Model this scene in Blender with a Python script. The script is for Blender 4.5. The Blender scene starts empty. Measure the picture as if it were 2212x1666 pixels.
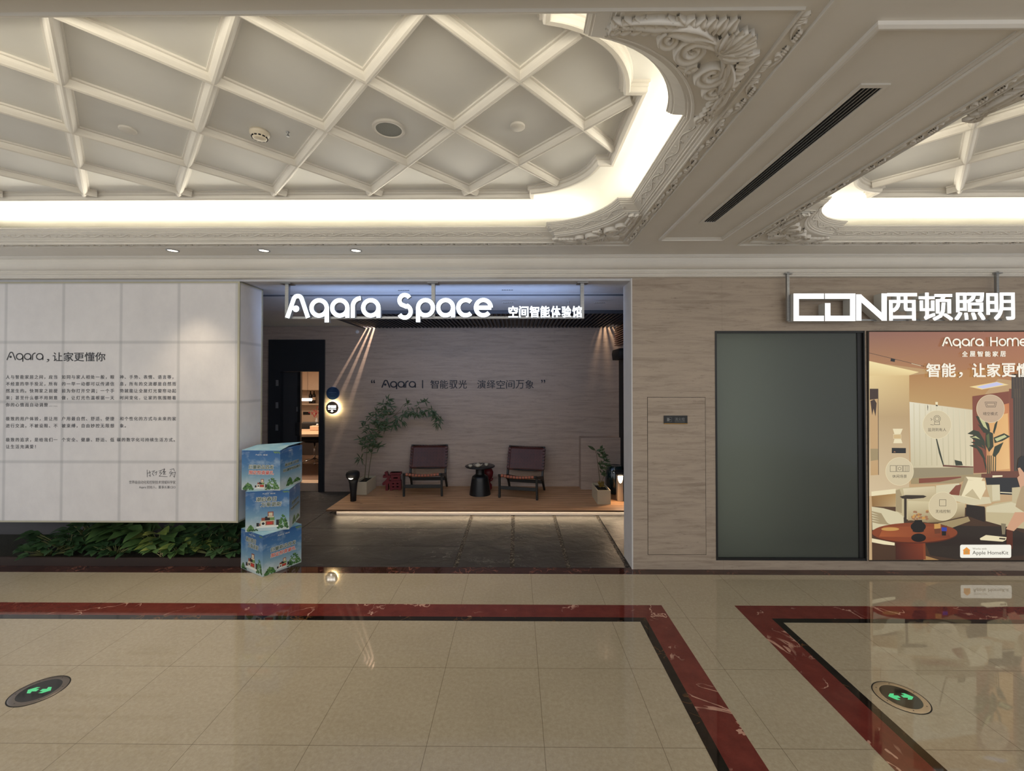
import bpy, math, random
from mathutils import Vector, Matrix
random.seed(7)
PI = math.pi
SC = bpy.context.scene
COL = SC.collection

# ------------------------------------------------------------------ camera
FPX, V0, CAMZ = 930.0, 812.6, 1.86
PITCH, YAW = math.radians(0.7), math.radians(0.5)
cam_d = bpy.data.cameras.new('camera'); cam = bpy.data.objects.new('camera', cam_d); COL.objects.link(cam)
cam.location = (0, 0, CAMZ); cam.rotation_euler = (PI/2 + PITCH, 0, YAW)
cam_d.sensor_width = 36; cam_d.lens = FPX/2212*36; cam_d.shift_y = (V0-833)/2212
cam_d.clip_start = 0.05; SC.camera = cam
_R = Vector((math.cos(YAW), math.sin(YAW), 0))
_H = Vector((-math.sin(YAW), math.cos(YAW), 0))
_F = _H*math.cos(PITCH) + Vector((0, 0, math.sin(PITCH)))
_U = -_H*math.sin(PITCH) + Vector((0, 0, math.cos(PITCH)))
def at(u, v, Y=None, Z=None, X=None):
    """where the sight line of a photo pixel meets the plane Y=, Z= or X="""
    d = _F + _R*((u-1106)/FPX) - _U*((v-V0)/FPX)
    if Y is not None: t = Y/d.y
    elif Z is not None: t = (Z-CAMZ)/d.z
    else: t = X/d.x
    return Vector((d.x*t, d.y*t, CAMZ+d.z*t))

# ------------------------------------------------------------------ world, exposure
w = bpy.data.worlds.new('world'); SC.world = w; w.use_nodes = True
w.node_tree.nodes['Background'].inputs[0].default_value = (0.93, 0.96, 1.0, 1)
w.node_tree.nodes['Background'].inputs[1].default_value = 0.84
SC.view_settings.view_transform = 'Standard'; SC.view_settings.look = 'None'
SC.view_settings.exposure = 0.0; SC.view_settings.gamma = 1.0
SC.view_settings.use_curve_mapping = False

WARM = (1.0, 0.80, 0.56); CREAM = (1.0, 0.92, 0.76); COOL = (0.62, 0.78, 1.0)
def area(name, loc, rot, sx, sy, power, color):
    l = bpy.data.lights.new(name, 'AREA'); l.shape = 'RECTANGLE'; l.size = sx; l.size_y = sy
    l.energy = power; l.color = color
    o = bpy.data.objects.new(name, l); COL.objects.link(o); o.location = loc; o.rotation_euler = rot
    return o
def spot(name, loc, target, power, color, angle, blend=0.4, radius=0.02):
    l = bpy.data.lights.new(name, 'SPOT'); l.energy = power; l.color = color
    l.spot_size = math.radians(angle); l.spot_blend = blend; l.shadow_soft_size = radius
    o = bpy.data.objects.new(name, l); COL.objects.link(o); o.location = loc
    o.rotation_euler = (Vector(target)-Vector(loc)).to_track_quat('-Z', 'Y').to_euler()
    return o
def point(name, loc, power, color, radius=0.02):
    l = bpy.data.lights.new(name, 'POINT'); l.energy = power; l.color = color; l.shadow_soft_size = radius
    o = bpy.data.objects.new(name, l); COL.objects.link(o); o.location = loc
    return o

# main planes of the place (metres)
YW = 4.29            # face of the shop front wall
YB = 7.24            # back wall of the recess
ZW = 2.893           # top of the shop front wall
ZS = 3.07            # corridor soffit
ZL = 3.175           # lip of the coffer moulding
ZC = 3.395           # upper coffer ceiling
ZR = 2.78            # recess ceiling
LIPY0, LIPY1 = 1.505, 3.63
FOOT = 0.11

# LED strips lying in the coves, hidden behind the lip, facing up
def cove(x0, x1, closed_left, closed_right):
    P = 5.0; a = math.radians(40)
    for y, s in ((LIPY1+0.27, 1), (LIPY0-0.27, -1)):
        area('cove_led', ((x0+x1)/2, y, ZL+0.015), (PI+s*a, 0, 0), x1-x0, 0.16, P*(x1-x0), CREAM)
    for x, c, s in ((x0-0.27, closed_left, 1), (x1+0.27, closed_right, -1)):
        if c: area('cove_led', (x, (LIPY0+LIPY1)/2, ZL+0.015), (PI, s*a, 0), 0.16, LIPY1-LIPY0, P*2.1, CREAM)
cove(-5.6, 0.823, False, True)
cove(2.15, 6.6, True, False)
# unseen white area lights added behind the camera to fill the corridor
area('corridor_fill', (-3.0, -2.2, 3.0), (math.radians(25), 0, 0), 3.0, 1.0, 85, (1, .95, .90))
area('corridor_fill', (2.5, -2.2, 3.0), (math.radians(25), 0, 0), 3.0, 1.0, 85, (1, .95, .90))

# ------------------------------------------------------------------ materials
def nt(name):
    m = bpy.data.materials.new(name); m.use_nodes = True
    return m, m.node_tree.nodes, m.node_tree.links, m.node_tree.nodes['Principled BSDF']
def srgb(h):
    f = lambda c: c/12.92 if c <= .04045 else ((c+.055)/1.055)**2.4
    return tuple(f(x/255) for x in h)
def coords(N, L, stretch=(1, 1, 1), loc=(0, 0, 0)):
    t = N.new('ShaderNodeTexCoord'); mp = N.new('ShaderNodeMapping')
    mp.inputs['Scale'].default_value = stretch; mp.inputs['Location'].default_value = loc
    L.new(t.outputs['Object'], mp.inputs['Vector']); return mp.outputs[0]
def noise(N, L, vec, scale, detail=4, rough=.6, dist=0):
    n = N.new('ShaderNodeTexNoise'); n.inputs['Scale'].default_value = scale
    n.inputs['Detail'].default_value = detail; n.inputs['Roughness'].default_value = rough
    n.inputs['Distortion'].default_value = dist; L.new(vec, n.inputs['Vector']); return n.outputs['Fac']
def ramp(N, L, fac, stops):
    r = N.new('ShaderNodeValToRGB'); e = r.color_ramp.elements
    while len(e) < len(stops): e.new(0.5)
    for i, (p, c) in enumerate(stops):
        e[i].position = p; e[i].color = (*c, 1)
    L.new(fac, r.inputs[0]); return r.outputs[0]
def math_(N, L, op, a, b=None):
    m = N.new('ShaderNodeMath'); m.operation = op
    for i, x in enumerate((a, b)):
        if x is None: continue
        if isinstance(x, (int, float)): m.inputs[i].default_value = x
        else: L.new(x, m.inputs[i])
    return m.outputs[0]
def mixc(N, L, fac, a, b):
    m = N.new('ShaderNodeMix'); m.data_type = 'RGBA'
    for i, x in ((0, fac), (6, a), (7, b)):
        if isinstance(x, (int, float)): m.inputs[i].default_value = x
        elif isinstance(x, tuple): m.inputs[i].default_value = (*x, 1)
        else: L.new(x, m.inputs[i])
    return m.outputs[2]
def bump(N, L, B, h, strength, dist=.01):
    b = N.new('ShaderNodeBump'); b.inputs['Strength'].default_value = strength; b.inputs['Distance'].default_value = dist
    L.new(h, b.inputs['Height']); L.new(b.outputs[0], B.inputs['Normal'])

def mat(name, c, rough=.5, metal=0, c2=None, scale=6, stretch=(1, 1, 1), bmp=0, bdist=.005, emis=None, es=0, coat=0, spec=.5):
    m, N, L, B = nt(name)
    c = srgb(c); c2 = srgb(c2) if c2 else tuple(x*.93 for x in c)
    v = coords(N, L, stretch); f = noise(N, L, v, scale)
    L.new(ramp(N, L, f, [(.3, c2), (.7, c)]), B.inputs['Base Color'])
    B.inputs['Roughness'].default_value = rough; B.inputs['Metallic'].default_value = metal
    B.inputs['Coat Weight'].default_value = coat; B.inputs['Specular IOR Level'].default_value = spec
    if bmp: bump(N, L, B, f, bmp, bdist)
    if emis:
        B.inputs['Emission Color'].default_value = (*emis, 1); B.inputs['Emission Strength'].default_value = es
    return m
def glow(name, c, s):
    m, N, L, B = nt(name); B.inputs['Base Color'].default_value = (.08, .08, .08, 1)
    B.inputs['Emission Color'].default_value = (*c, 1); B.inputs['Emission Strength'].default_value = s; return m
def printed(name, h, back=0.0, rough=.45):
    """flat printed colour; back > 0 is a backlit film"""
    m, N, L, B = nt(name); c = srgb(h)
    f = noise(N, L, coords(N, L), 9, 3)
    col = ramp(N, L, f, [(.2, tuple(x*.93 for x in c)), (.8, c)])
    if back:
        B.inputs['Base Color'].default_value = (.02, .02, .02, 1)
        L.new(col, B.inputs['Emission Color']); B.inputs['Emission Strength'].default_value = back
    else: L.new(col, B.inputs['Base Color'])
    B.inputs['Roughness'].default_value = rough; return m

M = {}
M['plaster'] = mat('white_ceiling_paint', (226, 222, 214), .55, c2=(220, 216, 208), scale=3)
M['panel'] = mat('coffer_panel_paint', (238, 238, 234), .6, c2=(230, 230, 226), scale=1.5)
M['white'] = mat('white_wall_paint', (214, 213, 214), .6, scale=8)
M['black'] = mat('black_metal', (22, 23, 25), .38, c2=(17, 18, 20))
M['blackmat'] = mat('matt_black', (14, 14, 15), .7)
M['steel'] = mat('brushed_steel', (170, 172, 174), .35, .85, c2=(150, 152, 154), scale=20, stretch=(1, 8, 8))
M['chrome'] = mat('chrome', (200, 200, 200), .15, 1)
M['alu'] = mat('cream_aluminium_edge', (188, 184, 162), .4, .2)
M['groove'] = mat('dark_joint', (52, 44, 38), .8)

def m_travertine(name, light, dark, streak, joints=()):
    m, N, L, B = nt(name)
    v = coords(N, L, (.7, 1, 9)); a = noise(N, L, v, 2.6, 12, .70, .6)
    v2 = coords(N, L, (3.2, 1, 30)); b = noise(N, L, v2, 2.4, 8, .8, .8)
    col = ramp(N, L, a, [(.30, srgb(dark)), (.52, srgb(light)), (.75, tuple(x*1.1 for x in srgb(light)))])
    pit = ramp(N, L, b, [(.36, (1, 1, 1)), (.44, (0, 0, 0))])
    col = mixc(N, L, math_(N, L, 'MULTIPLY', pit, .55), col, srgb(streak))
    t = N.new('ShaderNodeTexCoord'); s = N.new('ShaderNodeSeparateXYZ'); L.new(t.outputs['Object'], s.inputs[0])
    for ax, p in joints:
        d = math_(N, L, 'ABSOLUTE', math_(N, L, 'SUBTRACT', s.outputs[ax], p))
        col = mixc(N, L, math_(N, L, 'MULTIPLY', math_(N, L, 'LESS_THAN', d, .0014), .6), col, srgb(dark))
    L.new(col, B.inputs['Base Color']); B.inputs['Roughness'].default_value = .5
    h = math_(N, L, 'SUBTRACT', a, math_(N, L, 'MULTIPLY', pit, .5)); bump(N, L, B, h, .25, .004); return m
M['trav'] = m_travertine('travertine_front', (172, 157, 141), (144, 129, 114), (114, 100, 87), ((2, 2.365), (0, 2.05)))
M['travb'] = m_travertine('travertine_back', (178, 158, 142), (154, 136, 121), (128, 111, 97), ((2, 1.42), (0, -1.6), (0, .65), (2, 2.25)))

def m_floor():
    m, N, L, B = nt('polished_beige_tiles')
    v = coords(N, L); a = noise(N, L, v, 42, 10, .8); b = noise(N, L, v, 2.3, 3, .5)
    f = math_(N, L, 'ADD', math_(N, L, 'MULTIPLY', a, .82), math_(N, L, 'MULTIPLY', b, .18))
    col = ramp(N, L, f, [(.36, srgb((168, 156, 133))), (.5, srgb((179, 167, 144))), (.64, srgb((189, 178, 155)))])
    vv = noise(N, L, coords(N, L), 26, 4, .7, .4)
    col = mixc(N, L, math_(N, L, 'MULTIPLY', ramp(N, L, vv, [(.62, (0, 0, 0)), (.7, (1, 1, 1))]), .18), col, srgb((205, 195, 172)))
    t = N.new('ShaderNodeTexCoord'); s = N.new('ShaderNodeSeparateXYZ'); L.new(t.outputs['Object'], s.inputs[0])
    for ax, off in ((0, .145), (1, .41)):
        q = math_(N, L, 'FRACT', math_(N, L, 'ADD', math_(N, L, 'DIVIDE', math_(N, L, 'SUBTRACT', s.outputs[ax], off), .601), 60.5))
        d = math_(N, L, 'ABSOLUTE', math_(N, L, 'SUBTRACT', q, .5))
        j = math_(N, L, 'LESS_THAN', d, .0026)
        if ax: j = math_(N, L, 'MULTIPLY', j, math_(N, L, 'LESS_THAN', s.outputs[1], 3.5))
        col = mixc(N, L, math_(N, L, 'MULTIPLY', j, .66), col, srgb((88, 76, 58)))
    L.new(col, B.inputs['Base Color']); B.inputs['Roughness'].default_value = .035
    B.inputs['Specular IOR Level'].default_value = .62; return m
M['floor'] = m_floor()
def m_marble(name, base, dark, vein, wid=.012, amt=.8, sc=2.6, off=(0, 0, 0)):
    m, N, L, B = nt(name)
    v = coords(N, L, loc=off); a = noise(N, L, v, sc, 5, .5, .9); c = noise(N, L, v, 9, 6, .7)
    col = ramp(N, L, c, [(.35, srgb(dark)), (.65, srgb(base))])
    d = math_(N, L, 'ABSOLUTE', math_(N, L, 'SUBTRACT', a, .5))
    msk = math_(N, L, 'MULTIPLY', math_(N, L, 'LESS_THAN', d, wid*.35), ramp(N, L, noise(N, L, v, 3.1, 2), [(.5, (0, 0, 0)), (.58, (1, 1, 1))]))
    col = mixc(N, L, math_(N, L, 'MULTIPLY', msk, amt), col, srgb(vein))
    L.new(col, B.inputs['Base Color']); B.inputs['Roughness'].default_value = .04; return m
M['red'] = m_marble('red_marble', (122, 56, 48), (104, 45, 40), (214, 170, 150), .018, .8, 2.1)
M['bmarble'] = m_marble('black_gold_marble', (40, 32, 26), (24, 20, 17), (120, 84, 50), .05, .6, 7)
M['thresh'] = m_marble('dark_red_emperador', (72, 40, 33), (48, 28, 24), (142, 92, 76), .06, .6, 9)
def m_slate():
    m, N, L, B = nt('dark_slate')
    v = coords(N, L, (1, 1.25, 1)); a = noise(N, L, v, 2.6, 9, .62, .35); b = noise(N, L, coords(N, L, (1, 1.7, 1), (3, 1, 0)), 4.2, 8, .62, 2.0)
    col = ramp(N, L, a, [(.3, srgb((36, 36, 38))), (.55, srgb((50, 50, 52))), (.75, srgb((70, 69, 70)))])
    d = math_(N, L, 'ABSOLUTE', math_(N, L, 'SUBTRACT', b, .56))
    k = math_(N, L, 'MULTIPLY', ramp(N, L, d, [(0, (1, 1, 1)), (.016, (0, 0, 0))]), ramp(N, L, noise(N, L, coords(N, L), 2.1, 2), [(.5, (0, 0, 0)), (.62, (1, 1, 1))]))
    col = mixc(N, L, math_(N, L, 'MULTIPLY', k, .75), col, srgb((150, 146, 140)))
    L.new(col, B.inputs['Base Color']); B.inputs['Roughness'].default_value = .46
    bump(N, L, B, a, .5, .03); return m
M['slate'] = m_slate()
def m_gravel():
    m, N, L, B = nt('pebble_joint')
    vo = N.new('ShaderNodeTexVoronoi'); vo.inputs['Scale'].default_value = 85; L.new(coords(N, L), vo.inputs['Vector'])
    s = N.new('ShaderNodeSeparateColor'); L.new(vo.outputs['Color'], s.inputs[0])
    L.new(ramp(N, L, s.outputs[0], [(.1, srgb((26, 23, 20))), (.7, srgb((62, 56, 50))), (1, srgb((150, 142, 128)))]), B.inputs['Base Color'])
    B.inputs['Roughness'].default_value = .6; bump(N, L, B, math_(N, L, 'SUBTRACT', 1.0, vo.outputs['Distance']), 1, .01); return m
M['gravel'] = m_gravel()
def m_wood():
    m, N, L, B = nt('pine_deck_boards')
    v = coords(N, L, (1.1, 16, 16)); a = noise(N, L, v, 2.2, 8, .6, .6)
    t = N.new('ShaderNodeTexCoord'); s = N.new('ShaderNodeSeparateXYZ'); L.new(t.outputs['Object'], s.inputs[0])
    col = ramp(N, L, a, [(.3, srgb((166, 124, 88))), (.5, srgb((198, 154, 114))), (.72, srgb((218, 178, 138)))])
    kn = N.new('ShaderNodeTexVoronoi'); kn.inputs['Scale'].default_value = 2.6; L.new(coords(N, L, (1, 2.6, 1)), kn.inputs['Vector'])
    col = mixc(N, L, math_(N, L, 'MULTIPLY', ramp(N, L, kn.outputs['Distance'], [(.035, (1, 1, 1)), (.075, (0, 0, 0))]), .8), col, srgb((70, 42, 26)))
    q = math_(N, L, 'FRACT', math_(N, L, 'ADD', math_(N, L, 'DIVIDE', s.outputs[1], .118), 60.5))
    d = math_(N, L, 'ABSOLUTE', math_(N, L, 'SUBTRACT', q, .5))
    j = math_(N, L, 'LESS_THAN', d, .028)
    col = mixc(N, L, math_(N, L, 'MULTIPLY', j, .65), col, srgb((58, 38, 26)))
    L.new(col, B.inputs['Base Color']); B.inputs['Roughness'].default_value = .5
    bump(N, L, B, math_(N, L, 'SUBTRACT', a, j), .35, .003); return m
M['wood'] = m_wood()
def m_cloth():
    m, N, L, B = nt('stretched_white_fabric')
    a = noise(N, L, coords(N, L, (1, 1, .8)), 7, 6, .65); b = noise(N, L, coords(N, L), 1.3, 3, .5)
    f = math_(N, L, 'ADD', math_(N, L, 'MULTIPLY', a, .5), math_(N, L, 'MULTIPLY', b, .5))
    col = ramp(N, L, f, [(.35, srgb((220, 218, 220))), (.65, srgb((232, 230, 231)))])
    t = N.new('ShaderNodeTexCoord'); s = N.new('ShaderNodeSeparateXYZ'); L.new(t.outputs['Object'], s.inputs[0])
    # shadow of the frame lattice behind, painted into the cloth colour
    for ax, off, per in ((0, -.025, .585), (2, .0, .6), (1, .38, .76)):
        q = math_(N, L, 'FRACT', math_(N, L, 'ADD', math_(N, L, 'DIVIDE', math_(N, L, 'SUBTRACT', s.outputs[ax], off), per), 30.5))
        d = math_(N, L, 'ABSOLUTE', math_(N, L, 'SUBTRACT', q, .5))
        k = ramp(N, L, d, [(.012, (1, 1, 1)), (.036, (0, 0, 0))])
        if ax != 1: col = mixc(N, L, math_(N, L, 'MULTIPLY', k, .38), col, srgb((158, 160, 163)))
    L.new(col, B.inputs['Base Color']); B.inputs['Roughness'].default_value = .7
    bump(N, L, B, a, .25, .01); return m
M['cloth'] = m_cloth()
def m_frost():
    m, N, L, B = nt('frosted_glass')
    tr = N.new('ShaderNodeBsdfTranslucent'); tr.inputs[0].default_value = (*srgb((146, 150, 142)), 1)
    B.inputs['Base Color'].default_value = (*srgb((92, 98, 94)), 1); B.inputs['Roughness'].default_value = .22
    B.inputs['Coat Weight'].default_value = .6; B.inputs['Coat Roughness'].default_value = .05
    mx = N.new('ShaderNodeMixShader'); mx.inputs[0].default_value = .5
    L.new(B.outputs[0], mx.inputs[1]); L.new(tr.outputs[0], mx.inputs[2])
    L.new(mx.outputs[0], N['Material Output'].inputs[0]); return m
M['frost'] = m_frost()

# ------------------------------------------------------------------ mesh builder
class MB:
    def __init__(s): s.v = []; s.f = []; s.m = []; s.s = []
    def add(s, vs, fs, mi=0, sm=False):
        b = len(s.v); s.v += [tuple(x) for x in vs]
        for f in fs: s.f.append([b+i for i in f]); s.m.append(mi); s.s.append(sm)
    def box(s, x0, x1, y0, y1, z0, z1, mi=0):
        vs = [(x, y, z) for z in (z0, z1) for y in (y0, y1) for x in (x0, x1)]
        s.add(vs, [(0, 2, 3, 1), (4, 5, 7, 6), (0, 1, 5, 4), (2, 6, 7, 3), (0, 4, 6, 2), (1, 3, 7, 5)], mi)
    def bar(s, a, b, w, h, mi=0, up=(0, 0, 1)):
        a = Vector(a); b = Vector(b); d = (b-a).normalized(); u = Vector(up)
        if abs(d.dot(u)) > .98: u = Vector((0, 1, 0))
        r = d.cross(u).normalized(); u = r.cross(d)
        vs = [p+r*(sx*w/2)+u*(sy*h/2) for p in (a, b) for sx, sy in ((-1, -1), (1, -1), (1, 1), (-1, 1))]
        s.add(vs, [(0, 1, 2, 3), (7, 6, 5, 4), (0, 4, 5, 1), (1, 5, 6, 2), (2, 6, 7, 3), (3, 7, 4, 0)], mi)
    def lathe(s, prof, n=32, c=(0, 0, 0), mi=0, sm=True, axis='z', sx=1, sy=1, cap=True):
        vs = []; fs = []
        for r, z in prof:
            for i in range(n):
                a = 2*PI*i/n; x, y = r*math.cos(a)*sx, r*math.sin(a)*sy
                p = (x, y, z) if axis == 'z' else ((x, -z, y) if axis == 'y' else (z, x, y))
                vs.append((p[0]+c[0], p[1]+c[1], p[2]+c[2]))
        for k in range(len(prof)-1):
            for i in range(n):
                j = (i+1) % n; fs.append((k*n+i, k*n+j, (k+1)*n+j, (k+1)*n+i))
        s.add(vs, fs, mi, sm)
        if cap:
            b = len(s.v)-len(vs)
            for k in (0, len(prof)-1):
                if prof[k][0] > 1e-4:
                    s.f.append([b+k*n+i for i in range(n)][::(-1 if k == 0 else 1)]); s.m.append(mi); s.s.append(False)
    def tube(s, pts, r, n=6, mi=0, cap=True, sm=True, flat=1.0, up=None):
        pts = [Vector(p) for p in pts]; R = r if isinstance(r, (list, tuple)) else [r]*len(pts)
        vs = []; fs = []; pu = Vector(up) if up else None
        for i, p in enumerate(pts):
            t = (pts[min(i+1, len(pts)-1)]-pts[max(i-1, 0)])
            t = t.normalized() if t.length > 1e-9 else Vector((0, 0, 1))
            if pu is None: pu = Vector((0, 0, 1)) if abs(t.z) < .9 else Vector((0, 1, 0))
            a = t.cross(pu); a = a.normalized() if a.length > 1e-6 else t.orthogonal().normalized()
            b = a.cross(t).normalized()
            if not up: pu = b
            for k in range(n):
                an = 2*PI*k/n; vs.append(p+a*(R[i]*math.cos(an))+b*(R[i]*flat*math.sin(an)))
        for i in range(len(pts)-1):
            for k in range(n):
                j = (k+1) % n; fs.append((i*n+k, i*n+j, (i+1)*n+j, (i+1)*n+k))
        if cap: fs += [tuple(range(n))[::-1], tuple((len(pts)-1)*n+k for k in range(n))]
        s.add(vs, fs, mi, sm)
    def obj(s, name, mats, parent=None, loc=(0, 0, 0), rz=0, bevel=0, kind=None, autosm=False):
        me = bpy.data.meshes.new(name); me.from_pydata(s.v, [], s.f)
        for m in (mats if isinstance(mats, (list, tuple)) else [mats]): me.materials.append(m)
        me.polygons.foreach_set('material_index', s.m); me.polygons.foreach_set('use_smooth', s.s); me.update()
        o = bpy.data.objects.new(name, me); COL.objects.link(o); o.location = loc; o.rotation_euler = (0, 0, rz)
        if parent: o.parent = parent
        if bevel:
            b = o.modifiers.new('bevel', 'BEVEL'); b.width = bevel; b.segments = 2; b.limit_method = 'ANGLE'
        if kind: o['kind'] = kind
        return o
def nest(child, part):
    child.parent = part
    return child
def thing(name, label, cat, loc=(0, 0, 0), rz=0, group=None):
    o = bpy.data.objects.new(name, None); COL.objects.link(o); o.location = loc; o.rotation_euler = (0, 0, rz)
    o.empty_display_size = .1; o['label'] = label; o['category'] = cat
    if group: o['group'] = group
    return o
def tag(o, label, cat, group=None):
    o['label'] = label; o['category'] = cat
    if group: o['group'] = group
    return o
def dup(root, loc, rz, label, group=None):
    r = root.copy(); COL.objects.link(r); r.location = loc; r.rotation_euler = (0, 0, rz); r['label'] = label
    if group: r['group'] = group
    for ch in list(root.children):
        c = ch.copy(); COL.objects.link(c); c.parent = r
        for g in list(ch.children):
            d = g.copy(); COL.objects.link(d); d.parent = c
    return r

_tc = {}
def _ink(s, bold):
    c = bpy.data.curves.new('t', 'FONT'); c.body = s; c.size = 1; c.offset = bold; c.resolution_u = 3
    o = bpy.data.objects.new('t', c); COL.objects.link(o)
    me = o.evaluated_get(bpy.context.evaluated_depsgraph_get()).to_mesh()
    r = ([(v.co.x, v.co.y) for v in me.vertices], [tuple(p.vertices) for p in me.polygons]); ar = sum(p.area for p in me.polygons)
    bpy.data.objects.remove(o); bpy.data.curves.remove(c)
    return ar, r
def text_data(s, bold=0):
    if s not in _tc:
        if len(s) > 1 and all(ord(c) > 0x2E80 for c in s):      # full-width characters: one em each
            vs, fs = [], []
            for i, c in enumerate(s):
                v, f = text_data(c); n = len(vs); vs += [(x+i, y) for x, y in v]; fs += [tuple(n+k for k in g) for g in f]
            _tc[s] = (vs, fs)
        else:                                                     # a filled outline sometimes loses a corner: keep the middle one of three
            _tc[s] = sorted((_ink(s, q) for q in (0, .0005, .0010)), key=lambda z: z[0])[1][1]
    return _tc[s]
class Draw(MB):
    """flat artwork on a face: origin O, axes U (right) and V (up), N out of the face; layer = height above the face"""
    def __init__(s, O, U=(1, 0, 0), V=(0, 0, 1)):
        super().__init__(); s.side = None; s.O = Vector(O); s.U = Vector(U).normalized(); s.V = Vector(V).normalized(); s.N = s.U.cross(s.V)
    def p(s, x, y, h=0): return s.O+s.U*x+s.V*y+s.N*h
    def poly(s, pts, mi=0, h=.001, d=0):
        n = len(pts); s.add([s.p(x, y, h) for x, y in pts], [tuple(range(n))], mi)
        if d: s._sides(pts, mi, h, d)
    def _sides(s, pts, mi, h, d):
        n = len(pts)
        s.add([s.p(x, y, h) for x, y in pts]+[s.p(x, y, h-d) for x, y in pts], [(i, n+i, n+(i+1) % n, (i+1) % n) for i in range(n)]+[tuple(range(n, 2*n))[::-1]], s.sd(mi))
    def sd(s, mi): return mi if s.side is None else s.side
    def rect(s, x0, x1, y0, y1, mi=0, h=.001, d=0): s.poly([(x0, y0), (x1, y0), (x1, y1), (x0, y1)], mi, h, d)
    def ell(s, cx, cy, rx, ry, mi=0, h=.001, n=36, d=0, a0=0, wob=0, seed=0):
        rnd = random.Random(seed)
        s.poly([(cx+rx*(1+wob*rnd.uniform(-1, 1))*math.cos(2*PI*i/n+a0), cy+ry*(1+wob*rnd.uniform(-1, 1))*math.sin(2*PI*i/n+a0)) for i in range(n)], mi, h, d)
    def ring(s, cx, cy, r, w, mi=0, h=.001, d=0): s.stroke([(cx+r*math.cos(2*PI*i/40), cy+r*math.sin(2*PI*i/40)) for i in range(41)], w, mi, h, d)
    def stroke(s, pts, w, mi=0, h=.001, d=0, cap=False):
        if cap:
            for q in (pts[0], pts[-1]): s.ell(q[0], q[1], w/2, w/2, mi, h-.00005, 20, d)
        n = len(pts); Lp = []; Rp = []
        closed = (Vector(pts[0])-Vector(pts[-1])).length < 1e-6
        for i in range(n):
            a = Vector(pts[i-1]) if i else (Vector(pts[-2]) if closed else None)
            b = Vector(pts[i+1]) if i < n-1 else (Vector(pts[1]) if closed else None)
            c = Vector(pts[i]); d1 = (c-a).normalized() if a is not None else (b-c).normalized()
            d2 = (b-c).normalized() if b is not None else d1
            m = (d1+d2).normalized(); k = 1/max(.35, m.dot(d1)); nn = Vector((-m.y, m.x))*(w/2*k)
            Lp.append(c+nn); Rp.append(c-nn)
        vs = [s.p(q.x, q.y, h) for q in Lp]+[s.p(q.x, q.y, h) for q in Rp]
        fs = [(n+i, n+i+1, i+1, i) for i in range(n-1)]
        s.add(vs, fs, mi)
        if d:
            fs = []; vs = list(vs)+ [s.p(q.x, q.y, h-d) for q in Lp]+[s.p(q.x, q.y, h-d) for q in Rp]
            for i in range(n-1):
                fs += [(i, i+1, 2*n+i+1, 2*n+i), (n+i+1, n+i, 3*n+i, 3*n+i+1), (2*n+i, 2*n+i+1, 3*n+i+1, 3*n+i)]
            fs += [(0, 2*n, 3*n, n), (n-1, 2*n-1, 4*n-1, 3*n-1)]
            s.add(vs, fs, s.sd(mi))
    def text(s, t, x0, x1, y0, y1, mi=0, h=.001, d=0, bold=0, shear=0, em=False, fat=0):
        """fit the ink box to x0..x1, y0..y1; em=True: x0..x1 spans the advance of the line instead, y0 is the baseline"""
        if fat:
            for i, (ax, ay) in enumerate(((-1, -.7), (1, -.7), (1, .7), (-1, .7))):
                if em: s.text(t, x0+fat*ax, x1+fat*ax, y0+fat*ay, y1, mi, h-.00004*(i+1), 0, bold, shear, True)
                else: s.text(t, x0+fat*(1+ax), x1-fat*(1-ax), y0+fat*(1+ay), y1-fat*(1-ay), mi, h-.00004*(i+1), 0, bold, shear)
        vs, fs = text_data(t, bold)
        if em:
            k = (x1-x0)/len(t); f = lambda x, y: (x0+x*k, y0+y*k)
        else:
            ax = min(v[0] for v in vs); bx = max(v[0] for v in vs); ay = min(v[1] for v in vs); by = max(v[1] for v in vs)
            f = lambda x, y: (x0+(x-ax)/(bx-ax)*(x1-x0), y0+(y-ay)/(by-ay)*(y1-y0))
        q = [f(x, y) for x, y in vs]; yc = (y0+y1)/2
        q = [(x+shear*(y-yc), y) for x, y in q]
        s.add([s.p(x, y, h) for x, y in q], fs, mi)
        if d:
            n = len(q); cnt = {}
            for fc in fs:
                for i in range(len(fc)):
                    e = (fc[i], fc[(i+1) % len(fc)]); cnt[e] = 1
            side = [(a, n+a, n+b, b) for (a, b) in cnt if (b, a) not in cnt]
            s.add([s.p(x, y, h) for x, y in q]+[s.p(x, y, h-d) for x, y in q], side, s.sd(mi))

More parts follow.
